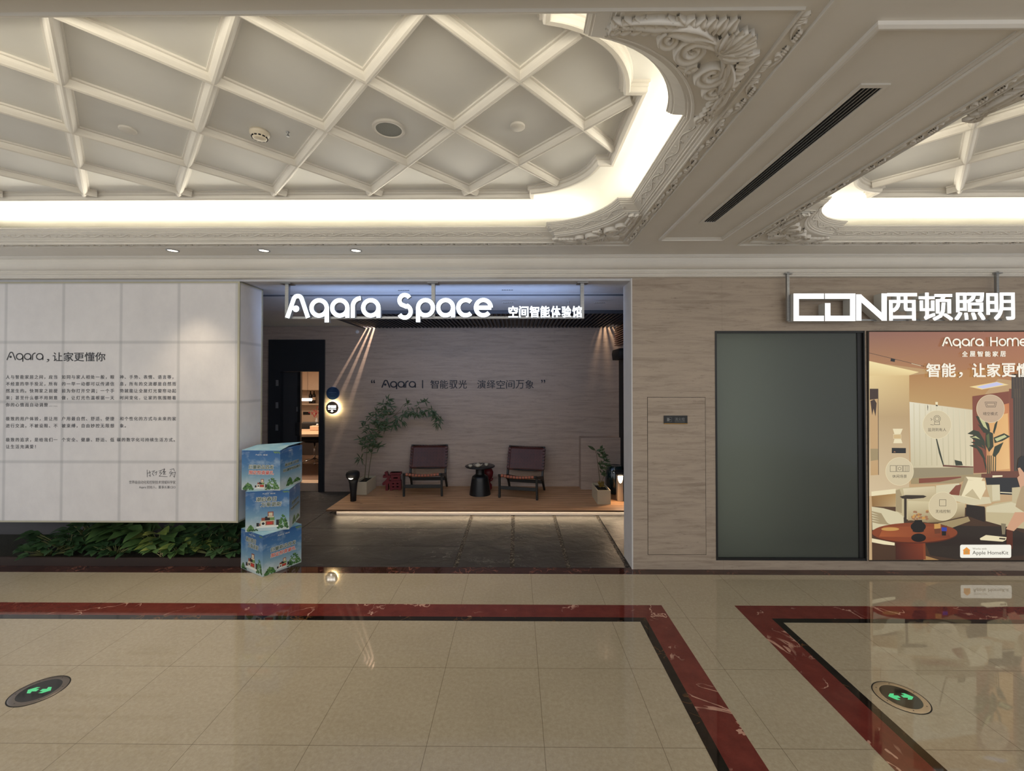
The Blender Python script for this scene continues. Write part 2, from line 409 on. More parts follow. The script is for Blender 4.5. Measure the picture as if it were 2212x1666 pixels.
def arc(cx, cy, r, a0, a1, n=16):
    return [(cx+r*math.cos(math.radians(a0+(a1-a0)*i/n)), cy+r*math.sin(math.radians(a0+(a1-a0)*i/n))) for i in range(n+1)]
def glyph(ch, w):
    """rounded geometric lettering, x-height 1: centre lines of width w, and dots; returns strokes, dots, advance"""
    r = (1-w)/2; ringp = arc(.5, .5, r, 0, 360, 32); R = 1-w/2
    if ch == 'A':
        return [[(w/2, 0), (.44, .98)]+arc(.64, .90, .215, 157, 23, 12)+[(.84, .98), (1.28-w/2, 0)]], [(.55, .46, .165)], 1.24
    if ch == 'q': return [ringp, [(R, .5), (R, -.24)]], [], 1.06
    if ch == 'a': return [ringp, [(R, .5), (R, 0)]], [], 1.06
    if ch == 'p': return [ringp, [(w/2, .5), (w/2, -.24)]], [], 1.06
    if ch == 'o': return [ringp], [], 1.06
    if ch == 'r': return [[(w/2, 0), (w/2, .5)]+arc(w/2+.42, .58, .42-0, 180, 92, 10)], [], .53
    if ch == 'c': return [arc(.5, .5, r, 47, 313, 28)], [], .93
    if ch == 'e': return [arc(.5, .5, r, 0, 318, 30), [(w/2, .5), (1-w*.4, .5)]], [], 1.02
    if ch == 'S': return [arc(.42, .88, .32-w*.2, 30, 230, 14)+[(.50, .56)]+arc(.42, .31, .36-w*.2, 62, -150, 14)], [], 1.02
    if ch == 'H': return [[(w/2, 0), (w/2, 1.2)], [(.88, 0), (.88, 1.2)], [(w/2, .62), (.88, .62)]], [], 1.08
    if ch == 'm': return [[(w/2, 0), (w/2, 1)], [(w/2, .62)]+arc(.42, .66, .42-w/2, 180, 0, 12)+[(.84-w/2, 0)], [(.84-w/2, .62)]+arc(1.2-w/2, .66, .36, 180, 0, 12)+[(1.56-w/2, 0)]], [], 1.62
    return [], [], .75
def wordmark(s, x0, x1, yb, xh, w, mi, h, d=0, each=None):
    """write s between x0 and x1, baseline yb, x-height xh"""
    tot = 0
    for ch in s: tot += glyph(ch, w)[2]
    k = (x1-x0)/(tot-.06); x = x0
    for ch in s:
        st, dots, adv = glyph(ch, w)
        D = s_draw if each is None else each(ch)
        for p in st: D.stroke([(x+a*k, yb+b*xh) for a, b in p], w*(k+xh)/2, mi, h, d)
        for a, b, r in dots: D.ell(x+a*k, yb+b*xh, r*k, r*xh, mi, h, 24, d)
        x += adv*k
# ------------------------------------------------------------------ setting: floor and inlays
XL, XR = -7.0, 7.5
b = MB(); b.box(XL, XR, -4, 4.18, -.05, 0); b.obj('floor', M['floor'], kind='structure')
b = MB(); b.box(XL, XR, 4.18, YW+.03, -.05, .001); b.obj('trim_1', M['thresh'], kind='structure')
def band(name, pts, w, m, z):
    """inlay running along pts (2D), of width w on its left side"""
    n = len(pts); out = []
    for i in range(n):
        c = Vector(pts[i]); d1 = (c-Vector(pts[i-1])).normalized() if i else (Vector(pts[1])-c).normalized()
        d2 = (Vector(pts[i+1])-c).normalized() if i < n-1 else d1
        m_ = (d1+d2).normalized(); k = w/m_.dot(d1); out.append(c+Vector((-m_.y, m_.x))*k)
    q = [(x, y) for x, y in pts]; r = [(x.x, x.y) for x in out]; b = MB()
    for i in range(n-1):
        c4 = [q[i], q[i+1], r[i+1], r[i]]
        b.add([(x, y, z) for x, y in c4]+[(x, y, -.02) for x, y in c4], [(0, 1, 2, 3), (0, 4, 5, 1), (1, 5, 6, 2), (2, 6, 7, 3), (3, 7, 4, 0)])
    return b.obj(name, m, kind='structure'), r
pA = [(1.209, -4), (1.209, 3.607), (XL, 3.607)]
_, inn = band('trim_2', pA, .188, M['red'], .0012); band('trim_3', inn, .058, M['bmarble'], .0012)
pB = [(XR, 3.607), (1.812, 3.607), (1.812, -4)]
_, inn = band('trim_4', pB, .193, M['red'], .0012); band('trim_5', inn, .056, M['bmarble'], .0012)

# slate forecourt with pebble joints
b = MB(); b.box(-8, 1.9, YW+.03, YB+.6, -.05, -.004); b.obj('floor_slate', M['gravel'], kind='structure')
b = MB()
jx = [-.604, -.037, .527, 1.12]
edges = [-2.70]+jx+[1.80]
g = .023
for i in range(5):
    x0 = edges[i]+(.003 if i == 0 else g); x1 = edges[i+1]-g
    ys = [YW+.03, 4.86, 5.44, 6.05] if i == 0 else [YW+.03, 6.05]
    for k in range(len(ys)-1): b.box(x0, x1, ys[k]+(.003 if k else 0), ys[k+1]-.003, -.03, .004)
for x0, x1 in ((-5.2, -4.1), (-4.09, -2.706)):
    ys = [YW+.03, 5.44, 6.05, 7.24]
    for k in range(3): b.box(x0, x1, ys[k]+.003, ys[k+1]-.003, -.03, .004)
b.box(-2.70, -2.62, 6.05, 7.24, -.03, .004)
b.obj('floor_paving', M['slate'], kind='structure')

# ------------------------------------------------------------------ setting: walls
XJ = at(1364, 900, Y=YW).x
wl = at(1545, 900, Y=YW).x; wr = at(1869, 900, Y=YW).x
wt = at(1706, 715, Y=YW).z; wb = at(1706, 1211, Y=YW).z
b = MB(); TH = .29
b.box(XJ+.012, wl, YW, YW+TH, 0, ZW); b.box(wl, wr, YW, YW+TH, 0, wb); b.box(wl, wr, YW, YW+TH, wt, ZW); b.box(wr, XR, YW, YW+TH, 0, ZW)
b.obj('wall_right', M['trav'], kind='structure')
b = MB(); b.box(XJ, XJ+.012, YW-.001, YW+TH+.02, 0, ZW); b.obj('trim_6', M['white'], kind='structure')
DX0, DX1 = at(581, 900, Y=YB).x, at(702, 900, Y=YB).x; DZ = at(640, 734, Y=YB).z
b = MB(); b.box(-5.2, DX0, YB, YB+.15, 0, 2.9); b.box(DX0, DX1, YB, YB+.15, DZ, 2.9); b.box(DX1, 1.9, YB, YB+.15, 0, 3.6)
b.box(-5.2, DX1, YB, YB+.15, 2.9, 3.6)
b.obj('wall_back', M['travb'], kind='structure')
RX = at(1337, 900, Y=YB).x
b = MB(); b.box(RX, RX+.12, YW+TH, YB, 0, 3.6); b.obj('wall_recess', M['travb'], kind='structure')
b = MB(); b.box(-5.2, -5.05, 5.25, YB, 0, 2.9); b.box(-8, -5.05, 5.1, 5.25, 0, 2.9)
b.obj('wall_left', M['white'], kind='structure')
b = MB(); b.box(-8, -4.55, 5.02, 5.10, 0, .9); b.obj('wall_planter', mat('grey_render', (88, 86, 88), .7), kind='structure')
# recess ceiling: front strip, step, back part with the open slatted field
SX0, SX1, SY0 = -2.56, RX, 5.63
b = MB(); b.box(-8, 1.9, YW+.02, 4.95, 2.868, 2.95); b.box(-8, 1.9, 4.95, 4.97, 2.84, 2.95)
vs = [(x, y, z) for x in (-8, 1.9) for y, z in ((4.96, 2.84), (SY0, ZR+.01), (SY0, ZR+.09), (4.96, 2.94))]
b.add(vs, [(0, 1, 2, 3), (7, 6, 5, 4), (0, 4, 5, 1), (1, 5, 6, 2), (2, 6, 7, 3), (3, 7, 4, 0)]); b.box(-8, SX0, SY0, YB, ZR+.01, ZR+.09)
b.obj('ceiling_recess', mat('recess_ceiling_paint', (206, 207, 212), .6), kind='structure')
b = MB(); b.box(-8, 1.9, 4.946, 4.9499, 2.842, 2.862); b.obj('trim_7', mat('shadow_gap_grey', (84, 88, 98), .5), kind='structure')  # flat grey strip paints the shadow line along the ceiling step
b = MB(); b.box(SX0-.1, SX1, SY0-.1, YB, 3.55, 3.6); b.box(SX0-.1, SX0-.05, SY0, YB, ZR+.09, 3.55); b.box(SX0-.1, SX1, SY0-.1, SY0-.05, ZR+.09, 3.55)
b.obj('ceiling_plenum', M['blackmat'], kind='structure')
b = MB(); x = SX0+.01
while x < SX1-.02:
    b.box(x, x+.024, SY0, YB-.004, ZR-.022, ZR+.01); x += .0616
b.box(SX0-.004, SX0+.008, SY0-.006, YB-.004, ZR-.035, ZR+.012); b.box(SX0, SX1, SY0-.01, SY0, ZR-.035, ZR+.012)
tag(b.obj('slatted_ceiling_panel', mat('slat_blueblack', (50, 54, 64), .5)), 'black slatted ceiling grille over the entrance recess', 'ceiling panel')

# ------------------------------------------------------------------ setting: cornice, soffit, coffers
YC0 = 4.092
prof = [(YC0, ZS), (YC0, 3.052), (4.10, 3.050), (4.10, 3.043), (4.112, 3.040), (4.112, 3.032)]
for i in range(1, 8):
    t = i/7; prof.append((4.112+.075*(1-math.cos(t*PI/2)), 3.032-.082*math.sin(t*PI/2)))
prof += [(4.187, 2.944), (4.195, 2.944), (4.195, 2.932), (4.205, 2.930), (4.205, 2.921), (4.222, 2.916), (4.222, 2.906), (4.232, 2.904), (4.238, 2.893), (4.250, 2.888), (4.32, 2.888), (4.32, ZS)]
b = MB(); n = len(prof)
vs = [(x, y, z) for x in (XL, XR) for y, z in prof]
b.add(vs, [(i, (i+1) % n, n+(i+1) % n, n+i) for i in range(n)]+[tuple(range(n))[::-1], tuple(range(n, 2*n))])
b.obj('trim_8', M['plaster'], kind='structure')

def corner(cx, cy, sx, sy, a=.57, bb=.095, sag=.11, n=14):
    """points of a notched round corner, from the x side to the y side"""
    P1 = Vector((cx-sx*a, cy-sy*bb)); P2 = Vector((cx-sx*bb, cy-sy*a)); m = (P1+P2)/2; c = (P2-P1).length
    R = c*c/(8*sag)+sag/2; nn = Vector((sx, sy)).normalized(); C = m-nn*(R-sag); a1 = math.atan2((P1-C).y, (P1-C).x); a2 = math.atan2((P2-C).y, (P2-C).x)
    da = (a2-a1+PI) % (2*PI)-PI
    return [Vector((cx-sx*a, cy))]+[C+Vector((math.cos(a1+da*i/n), math.sin(a1+da*i/n)))*R for i in range(n+1)]+[Vector((cx, cy-sy*a))]
def loop(x0, x1, y0, y1, **k):
    """counter clockwise outline of a coffer"""
    return corner(x1, y0, 1, -1, **k)+corner(x1, y1, 1, 1, **k)[::-1]+corner(x0, y1, -1, 1, **k)+corner(x0, y0, -1, -1, **k)[::-1]
def offset(path, d):
    n = len(path); out = []
    for i in range(n):
        d1 = (path[i]-path[i-1]).normalized(); d2 = (path[(i+1) % n]-path[i]).normalized(); m = d1+d2
        m = m.normalized() if m.length > 1e-6 else d1
        k = d/max(.4, m.dot(d1)); out.append(path[i]+Vector((m.y, -m.x))*k)
    return out
def sweep(path, prof, name, m, kind='structure', smooth=False):
    b = MB(); n = len(path); rings = [[(q.x, q.y, z) for q in offset(path, d)] for d, z in prof]
    vs = [p for r in rings for p in r]; fs = []
    for k in range(len(prof)-1):
        for i in range(n): fs.append((k*n+i, k*n+(i+1) % n, (k+1)*n+(i+1) % n, (k+1)*n+i))
    b.add(vs, fs); return b.obj(name, m, kind=kind)
F0, F1 = ZL, ZS+.012
mprof = [(.05, ZL), (.0, ZL), (.0, ZL-.010), (.006, ZL-.012), (.006, ZL-.018), (.016, ZL-.026), (.016, ZL-.031), (.024, ZL-.034),
         (.026, ZL-.040), (.068, ZL-.068), (.072, ZL-.070), (.072, ZL-.076), (.082, ZL-.078), (.084, ZL-.086), (.096, ZL-.088), (.100, ZL-.093), (FOOT, ZS+.008), (FOOT, ZS+.03)]
trims = [9]
def tname():
    trims[0] += 1; return 'trim_%d' % trims[0]
SCOOP = ((1, 0), (.86, .72), (.62, 1.0), (.30, .80), (0, .52), (-.30, .80), (-.62, 1.0), (-.86, .72), (-1, 0))
def relief(b, pts, ws, z, hgt, n=5, scoop=False):
    """raised carved stroke hanging under a ceiling at height z: half round section"""
    pts = [Vector(p) for p in pts]; N_ = len(pts); vs = []; fs = []
    for i, p in enumerate(pts):
        t = (pts[min(i+1, N_-1)]-pts[max(i-1, 0)]); t = t.normalized() if t.length > 1e-9 else Vector((1, 0)); nn = Vector((-t.y, t.x))
        w = ws[i]; hh = hgt*min(1, .35+w/max(ws)*.65)
        if scoop:
            for cw, ch in SCOOP: q = p+nn*(w*cw); vs.append((q.x, q.y, z-hh*ch))
            continue
        for k in range(n):
            a = PI*k/(n-1); q = p+nn*(w*math.cos(a)); vs.append((q.x, q.y, z-hh*math.sin(a)))
    if scoop: n = len(SCOOP)
    for i in range(N_-1):
        for k in range(n-1): fs.append((i*n+k, i*n+k+1, (i+1)*n+k+1, (i+1)*n+k))
    b.add(vs, fs, 0, True)
def spiral(c, r0, r1, a0, a1, n=16):
    return [(c[0]+(r0+(r1-r0)*i/n)*math.cos(math.radians(a0+(a1-a0)*i/n)), c[1]+(r0+(r1-r0)*i/n)*math.sin(math.radians(a0+(a1-a0)*i/n))) for i in range(n+1)]
def taper(n, w0, w1, w2): return [w0+(w1-w0)*(i/(n-1)*2) if i/(n-1) < .5 else w1+(w2-w1)*(i/(n-1)*2-1) for i in range(n)]
def acanthus(b, cx, cy, sx, sy, z):
    """carved leaf spray in a corner; local p along x away from the corner, q along y; mirrored on the diagonal"""
    def put(pts, w, h):
        for mir in (0, 1):
            q = [((cx-sx*(y if mir else x)), (cy-sy*(x if mir else y))) for x, y in pts]; relief(b, q, [x_*1.75 for x_ in w], z, h*1.15, scoop=True)
    def bez(p0, p1, p2, n=9): return [((1-t)**2*p0[0]+2*t*(1-t)*p1[0]+t*t*p2[0], (1-t)**2*p0[1]+2*t*(1-t)*p1[1]+t*t*p2[1]) for t in [i/n for i in range(n+1)]]
    # shell fan towards the corner
    for k in range(5):
        a = 45+k*15; r = .125-.004*k*k*.6; c = (.185, .185)
        e = (c[0]-r*math.cos(math.radians(a)), c[1]-r*math.sin(math.radians(a)))
        m = (c[0]-r*.5*math.cos(math.radians(a+4)), c[1]-r*.5*math.sin(math.radians(a+4)))
        put(bez(c, m, e, 7), taper(8, .006, .014, .011), .026+.004*(k % 2))
    # two big scrolls leaving the fan
    put(bez((.17, .17), (.24, .12), (.30, .115), 8)+spiral((.285, .165), .055, .012, -75, 330, 20)[2:], taper(9+19, .010, .017, .006), .03)
    put(spiral((.285, .165), .030, .006, -40, 250, 12), taper(13, .006, .010, .004), .022)
    put(bez((.24, .125), (.33, .06), (.42, .085), 9), taper(10, .010, .020, .008), .030)
    put(spiral((.385, .115), .034, .008, -60, 260, 14), taper(15, .012, .013, .005), .026)
    # lobed leaf running down the arm
    put(bez((.33, .07), (.45, .035), (.60, .062), 10), taper(11, .008, .016, .005), .026)
    for k in range(7):
        x = .36+.036*k; put(bez((x, .062), (x+.020, .050), (x+.035, .022+.002*k), 6), taper(7, .010, .012, .003), .020)
        put(bez((x, .066), (x+.022, .084), (x+.046, .090-.003*k), 6), taper(7, .010, .012, .003), .020)
    put(spiral((.585, .082), .020, .004, -90, 230, 10), taper(11, .009, .009, .003), .018)
    for k in range(5):
        x = .20+.036*k; put(bez((x, .10-.008*k), (x+.004, .065-.006*k), (x-.012, .032), 6), taper(7, .010, .014, .005), .022)
    put(bez((.245, .24), (.25, .28), (.31, .25), 7), taper(8, .012, .012, .004), .022)
def coffer(x0, x1, cl, cr, ex0, ex1, xoff):
    """x0..x1 lip in plan; ex0, ex1: how far ornament is carved"""
    P = loop(x0, x1, LIPY0, LIPY1); F = offset(P, FOOT-.02)
    sweep(P, mprof, tname(), M['plaster'])
    # back of the cove
    sweep(loop(x0, x1, LIPY0, LIPY1), [(.05, ZL), (.05, ZL-.045), (.40, ZL-.045), (.62, ZC)], tname(), M['plaster'])
    # corner panels between the arcs and the straight border
    b = MB(); z = ZS+.010
    fx0, fx1, fy0, fy1 = x0-FOOT, x1+FOOT, LIPY0-FOOT, LIPY1+FOOT
    c17 = len(P)//4; G = offset(P, FOOT-.004)
    for k, (cx, cy) in enumerate(((fx1, fy0), (fx1, fy1), (fx0, fy1), (fx0, fy0))):
        ex, ey = cx+(.012 if cx == fx1 else -.012), cy+(.012 if cy == fy1 else -.012); seg = G[k*c17:(k+1)*c17]
        e0 = (seg[0].x, ey) if k % 2 == 0 else (ex, seg[0].y); e1 = (ex, seg[-1].y) if k % 2 == 0 else (seg[-1].x, ey)
        pts = [(ex, ey), e0]+[(p.x, p.y) for p in seg]+[e1]
        b.add([(x, y, z) for x, y in pts], [tuple(range(len(pts)))])
    b.obj(tname(), M['plaster'], kind='structure')
    # leafy border between foot and soffit edge
    b = MB(); W = .078
    o = [(fx0-W, fy0-W), (fx1+W, fy0-W), (fx1+W, fy1+W), (fx0-W, fy1+W)]; i_ = [(fx0, fy0), (fx1, fy0), (fx1, fy1), (fx0, fy1)]
    def rg(q, z): return [(x, y, z) for x, y in q]
    def inset(q, d):
        s = [(1, 1), (-1, 1), (-1, -1), (1, -1)]; return [(x+s[k][0]*d, y+s[k][1]*d) for k, (x, y) in enumerate(q)]
    R = [rg(i_, ZS+.012), rg(i_, ZS-.004), rg(inset(i_, -.006), ZS-.006), rg(inset(i_, -.008), ZS+.004), rg(inset(o, .008), ZS+.004), rg(inset(o, .007), ZS-.010), rg(o, ZS-.010), rg(o, ZS+.002)]
    b.add([p for r in R for p in r], [(k*4+j, k*4+(j+1) % 4, (k+1)*4+(j+1) % 4, (k+1)*4+j) for k in range(7) for j in range(4)])
    # running leaves on the border
    def run(ax, c, lo, hi, s):
        L_ = .145; n = int((hi-lo)/L_)
        for q in range(n):
            t0 = lo+q*L_; f = (lambda t, d: (t, c+s*d)) if ax == 0 else (lambda t, d: (c+s*d, t)); e = 1 if q % 2 else -1; z = ZS+.004
            relief(b, [f(t0+.02+.10*i/8, .035*0+.020*e*math.sin(i/8*PI)) for i in range(9)], taper(9, .003, .0075, .003), z, .012, 4)
            relief(b, [f(*p) for p in [(t0+.055+u, v*e) for u, v in spiral((0, 0), .017, .004, 0, 330, 8)]], taper(9, .006, .0075, .003), z, .013, 4)
            for k in range(4): relief(b, [f(t0+.082+.012*k+.006*i, e*(-.004-.0075*i)) for i in range(4)], [.004, .0085, .007, .001], z, .014, 4)
            for k in range(4): relief(b, [f(t0+.010+.012*k+.006*i, e*(.004+.0075*i)) for i in range(4)], [.004, .0085, .007, .001], z, .013, 4)
    m_ = W/2; lo, hi = max(fx0, ex0), min(fx1, ex1)
    run(0, fy1+m_, lo, hi, 1)
    if cr: run(1, fx1+m_, fy0, fy1, 1)
    if cl: run(1, fx0-m_, fy0, fy1, 1)
    b.obj(tname(), M['plaster'], kind='structure')
    # scroll frieze pressed on the slanted face of the moulding
    b = MB(); C0 = Vector((.026, ZL-.040)); C1 = Vector((.068, ZL-.068)); nrm = Vector((-.028, -.042)).normalized()
    def frieze(path):
        L_ = [0]
        for i in range(1, len(path)): L_.append(L_[-1]+(path[i]-path[i-1]).length)
        def P3(s, q):
            s = max(0, min(s, L_[-1])); i = 1
            while i < len(L_)-1 and L_[i] < s: i += 1
            d = (path[i]-path[i-1]); k = (s-L_[i-1])/max(1e-6, (L_[i]-L_[i-1])); p = path[i-1]+d*k; nn = Vector((d.y, -d.x)).normalized()
            c = C0+(C1-C0)*q; p = p+nn*c.x; return Vector((p.x, p.y, c.y-.0005))
        u = .115; n = int(L_[-1]/u)
        for k in range(n):
            s0 = (L_[-1]-n*u)/2+k*u; e = 1 if k % 2 else -1
            pts = [P3(s0+u*i/10, .5-e*.30*math.cos(PI*i/10)) for i in range(11)]
            b.tube(pts, [.0040]*11, 4, cap=False)
            pts = [P3(s0+.035+x, .5+e*y/.055) for x, y in spiral((0, 0), .013, .004, 90, 400, 9)]
            b.tube(pts, [.0042]*9+[.006], 4)
            b.tube([P3(s0+u*.72+i*.004, .5-e*(.05+.09*i)) for i in range(4)], [.002, .006, .005, .001], 4)
    Q = len(P)//4
    frieze([Vector((min(x1, ex1)-.57, LIPY1)) if cr else Vector((ex1, LIPY1)), Vector((max(ex0, x0)+(.57 if cl else 0), LIPY1))])
    cs = corner(x1, LIPY1, 1, 1)[::-1] if cr else corner(x0, LIPY1, -1, 1)
    frieze(cs[1:-1])
    if cr: frieze([Vector((x1, LIPY0+.57)), Vector((x1, LIPY1-.57))])
    else: frieze([Vector((x0, LIPY1-.57)), Vector((x0, LIPY0+.57))])
    b.obj(tname(), M['plaster'], kind='structure')
    # carved corners
    b = MB(); z = ZS+.010
    for (cx, cy, sx, sy, on) in ((fx1, fy1, 1, 1, cr), (fx1, fy0, 1, -1, cr), (fx0, fy1, -1, 1, cl), (fx0, fy0, -1, -1, cl)):
        if on: acanthus(b, cx, cy, sx, sy, z)
    b.obj(tname(), M['plaster'], kind='structure')
    # inner frame moulding on the upper ceiling
    s_ = .149; I = loop(x0+s_, x1-s_, LIPY0+s_, LIPY1-s_, a=.53, bb=.09, sag=.10); zf = ZC-.06
    sweep(I, [(.012, ZC), (.012, ZC-.012), (.004, ZC-.016), (.004, ZC-.030), (0, ZC-.034), (0, zf+.004), (-.004, zf), (-.022, zf-.002), (-.030, zf+.006), (-.034, ZC-.030), (-.046, ZC-.026), (-.046, ZC-.010), (-.056, ZC-.006), (-.056, ZC)][::-1], tname(), M['plaster'])
    # lattice of ribs, clipped to the frame outline
    inner = offset(I, -.044)
    def inside(p):
        c = False; n = len(inner)
        for i in range(n):
            a, d = inner[i], inner[i-1]
            if (a.y > p.y) != (d.y > p.y) and p.x < (d.x-a.x)*(p.y-a.y)/(d.y-a.y)+a.x: c = not c
        return c
    b = MB(); hx, hy = .384, .4155; D = Vector((hx, hy)); yc = 2.545
    def rib(p, q):
        d = (q-p).normalized(); nn = Vector((-d.y, d.x)); pr = [(-.036, 0), (-.036, -.010), (-.027, -.013), (-.024, -.026), (-.019, -.034), (-.010, -.045), (0, -.049), (.010, -.045), (.019, -.034), (.024, -.026), (.027, -.013), (.036, -.010), (.036, 0)]
        vs = [(*(e+nn*w_), ZC+h_) for e in (p, q) for w_, h_ in pr]; k = len(pr)
        b.add(vs, [(i, i+1, k+i+1, k+i) for i in range(k-1)]+[tuple(range(k)), tuple(range(k, 2*k))[::-1]])
    for s in (1, -1):
        for k in range(-16, 17):
            c = Vector((xoff+k*2*hx, yc)); d = Vector((hx, s*hy)).normalized(); st = .012; run_ = None; t = -2.2; last = None
            while t < 2.2:
                p = c+d*t
                if inside(p):
                    if run_ is None: run_ = p
                    last = p
                elif run_ is not None:
                    if (last-run_).length > .05: rib(run_, last)
                    run_ = None
                t += st
    b.obj(tname(), M['plaster'], kind='structure')
LX = (-5.6, .823); RXX = (2.15, 6.6)
coffer(LX[0], LX[1], False, True, -5.4, .823, -.364)
coffer(RXX[0], RXX[1], True, False, 2.15, 5.6, 2.70)
b = MB(); b.box(XL, XR, -4, 4.7, ZC, ZC+.05); b.obj('ceiling', M['panel'], kind='structure')
# soffit around the coffers
W = .078+FOOT
b = MB(); y0, y1 = LIPY0-W, LIPY1+W; z0, z1 = ZS, ZS+.03
b.box(XL, XR, -4, y0, z0, z1); b.box(XL, XR, y1, 4.2, z0, z1)
b.box(LX[1]+W, RXX[0]-W, y0, y1, z0, z1); b.box(XL, LX[0]-W, y0, y1, z0, z1); b.box(RXX[1]+W, XR, y0, y1, z0, z1)
b.obj('ceiling_soffit', M['plaster'], kind='structure')
# frame on the beam between the coffers
def fr(x0, x1, y0, y1):
    P = [Vector((x1, y0)), Vector((x1, y1)), Vector((x0, y1)), Vector((x0, y0))]
    return sweep(P, [(0, ZS), (0, ZS-.014), (-.010, ZS-.020), (-.016, ZS-.020), (-.020, ZS-.012), (-.026, ZS-.012), (-.034, ZS-.006), (-.040, ZS-.006), (-.040, ZS)][::-1], tname(), M['plaster'])
fr(1.215, 1.765, 1.44, 3.66)
# ------------------------------------------------------------------ things on the ceilings
def circ(v): return v
def downlight(u, v, k):
    p = at(u, v, Z=ZS)
    t = thing('ceiling_downlight', 'small round lit downlight in the soffit %s' % k, 'downlight', (p.x, p.y, ZS), group='lit downlights over the shop front')
    b = MB(); b.lathe([(.052, .004), (.052, -.006), (.046, -.008), (.040, -.004), (.040, .003)], 28, cap=False); b.obj('trim_ring', M['steel'], t)
    b = MB(); b.lathe([(.040, -.0015), (.0001, -.0015)], 28, cap=False); b.obj('lens', glow_dl, t)
    spot('downlight_beam', (p.x, p.y, ZS-.03), (p.x, p.y-.25, 0), 34, (1, .80, .55), 80, .7, .03)
glow_dl = glow('downlight_glow', (1, .86, .66), 5)
downlight(373, 541, 'nearest the left edge'); downlight(570, 541, 'above the right end of the white panel'); downlight(769, 541, 'above the shop name sign')
ZP = ZC
def disc(u, v, label):
    p = at(u, v, Z=ZP)
    b = MB(); b.lathe([(.045, 0), (.045, -.008), (.041, -.012), (.0001, -.013)], 32, cap=False)
    tag(b.obj('blanking_cover', M['plaster'], loc=(p.x, p.y, ZP)), label, 'ceiling cover', 'round ceiling covers')
disc(276, 279, 'small white round cover plate left of the smoke detector'); disc(1118, 272, 'small white round cover plate right of the ceiling speaker')
p = at(561, 285, Z=ZP)
t = thing('smoke_detector', 'white smoke detector with dark slots on the ceiling', 'smoke detector', (p.x, p.y, ZP))
offw = mat('ivory_plastic', (222, 212, 192), .45)
b = MB(); b.lathe([(.056, 0), (.057, -.012), (.054, -.020), (.050, -.022), (.046, -.030), (.044, -.031)], 36); b.obj('base', offw, t)
b = MB(); b.lathe([(.044, -.030), (.040, -.040), (.028, -.046), (.0001, -.048)], 36, cap=False); b.obj('cap', offw, t)
b = MB()
for i in range(12):
    a = i*PI/6; c = Vector((math.cos(a), math.sin(a), 0)); tt = Vector((-c.y, c.x, 0)); q = c*.043+Vector((0, 0, -.0365)); b.bar(q-tt*.007, q+tt*.007, .006, .006)
b.obj('slot', M['blackmat'], t)
p = at(622, 285, Z=ZP); b = MB(); b.lathe([(.009, 0), (.009, -.004), (.004, -.006), (.004, -.022), (.010, -.024), (.010, -.027), (.0001, -.028)], 16, cap=False)
tag(b.obj('sprinkler_head', M['steel'], loc=(p.x, p.y, ZP)), 'tiny metal sprinkler head beside the smoke detector', 'sprinkler')
p = at(840, 277, Z=ZP)
t = thing('ceiling_speaker', 'round white ceiling speaker with grey mesh grille', 'speaker', (p.x, p.y, ZP))
b = MB(); b.lathe([(.098, 0), (.098, -.007), (.092, -.012), (.078, -.013), (.076, -.008)], 44, cap=False); b.obj('rim', M['plaster'], t)
b = MB(); b.lathe([(.077, -.009), (.0001, -.010)], 44, cap=False); b.obj('grille', mat('speaker_mesh', (146, 148, 142), .6, c2=(128, 130, 124), scale=300), t)
# linear slot diffuser in the beam
t = thing('air_diffuser', 'long white linear air vent with black slots in the ceiling beam', 'air vent', (1.462, 2.51, ZS))
a0, a1 = -.765, .765
b = MB()
for x0, x1 in ((-.060, -.044), (.044, .060)): b.box(x0, x1, a0+.0201, a1-.0201, -.007, .0)
b.box(-.060, .060, a0, a0+.02, -.007, 0); b.box(-.060, .060, a1-.02, a1, -.007, 0); df = b.obj('frame', M['plaster'], t)
b = MB(); b.box(-.044, .044, a0+.02, a1-.02, -.0015, 0); b.obj('slot', M['blackmat'], t)
b = MB()
for k in range(4): x = -.027+.018*k; b.box(x-.0022, x+.0022, a0+.02, a1-.02, -.006, -.0016)
nest(b.obj('vane', M['steel'], t), df)
# recess ceiling fittings
for i, (u, v, z, lab) in enumerate(((872, 627, 2.868, 'above the word Space, left'), (1096, 626, 2.868, 'above the end of the word Space'), (1098, 653.6, ZR+.01, 'behind the small Chinese characters'), (1296, 653.6, ZR+.01, 'right of the sign by the white pillar'))):
    lab = ['above the big S', 'above the last e of the sign', 'just behind the sign, second row', 'right of the hanging rod near the white pillar'][i]
    p = at(u, v, Z=z); t = thing('linear_spotlight', 'short black row of five recessed spots ' + lab, 'downlight', (p.x, p.y, z), group='five-cell spotlights in the recess ceiling')
    b = MB(); b.box(-.068, .068, -.017, .017, -.002, 0); b.obj('frame', M['white'], t)
    b = MB()
    for k in range(5): b.box(-.062+.0255*k, -.062+.0255*k+.021, -.011, .011, -.004, -.002)
    b.obj('cell', M['blackmat'], t)
    spot('linear_spot_beam', (p.x, p.y, z-.02), (p.x, p.y+.35, 0), 7, (1, .76, .55), 85, .8, .04)
p = at(1228, 652, Z=ZR+.01); b = MB(); b.lathe([(.016, 0), (.016, -.004), (.006, -.006), (.006, -.03), (.014, -.033), (.0001, -.035)], 16, cap=False)
tag(b.obj('sprinkler_head', M['steel'], loc=(p.x, p.y, ZR+.01)), 'small sprinkler head above the small lit characters', 'sprinkler')
p = at(772, 717, Y=YB); b = MB(); b.lathe([(.032, 0), (.032, .01), (.024, .02), (.0001, .021)], 24, axis='y', cap=False)
tag(b.obj('wall_sensor', M['white'], loc=(p.x, YB, p.z)), 'small white round sensor high on the back wall', 'sensor')

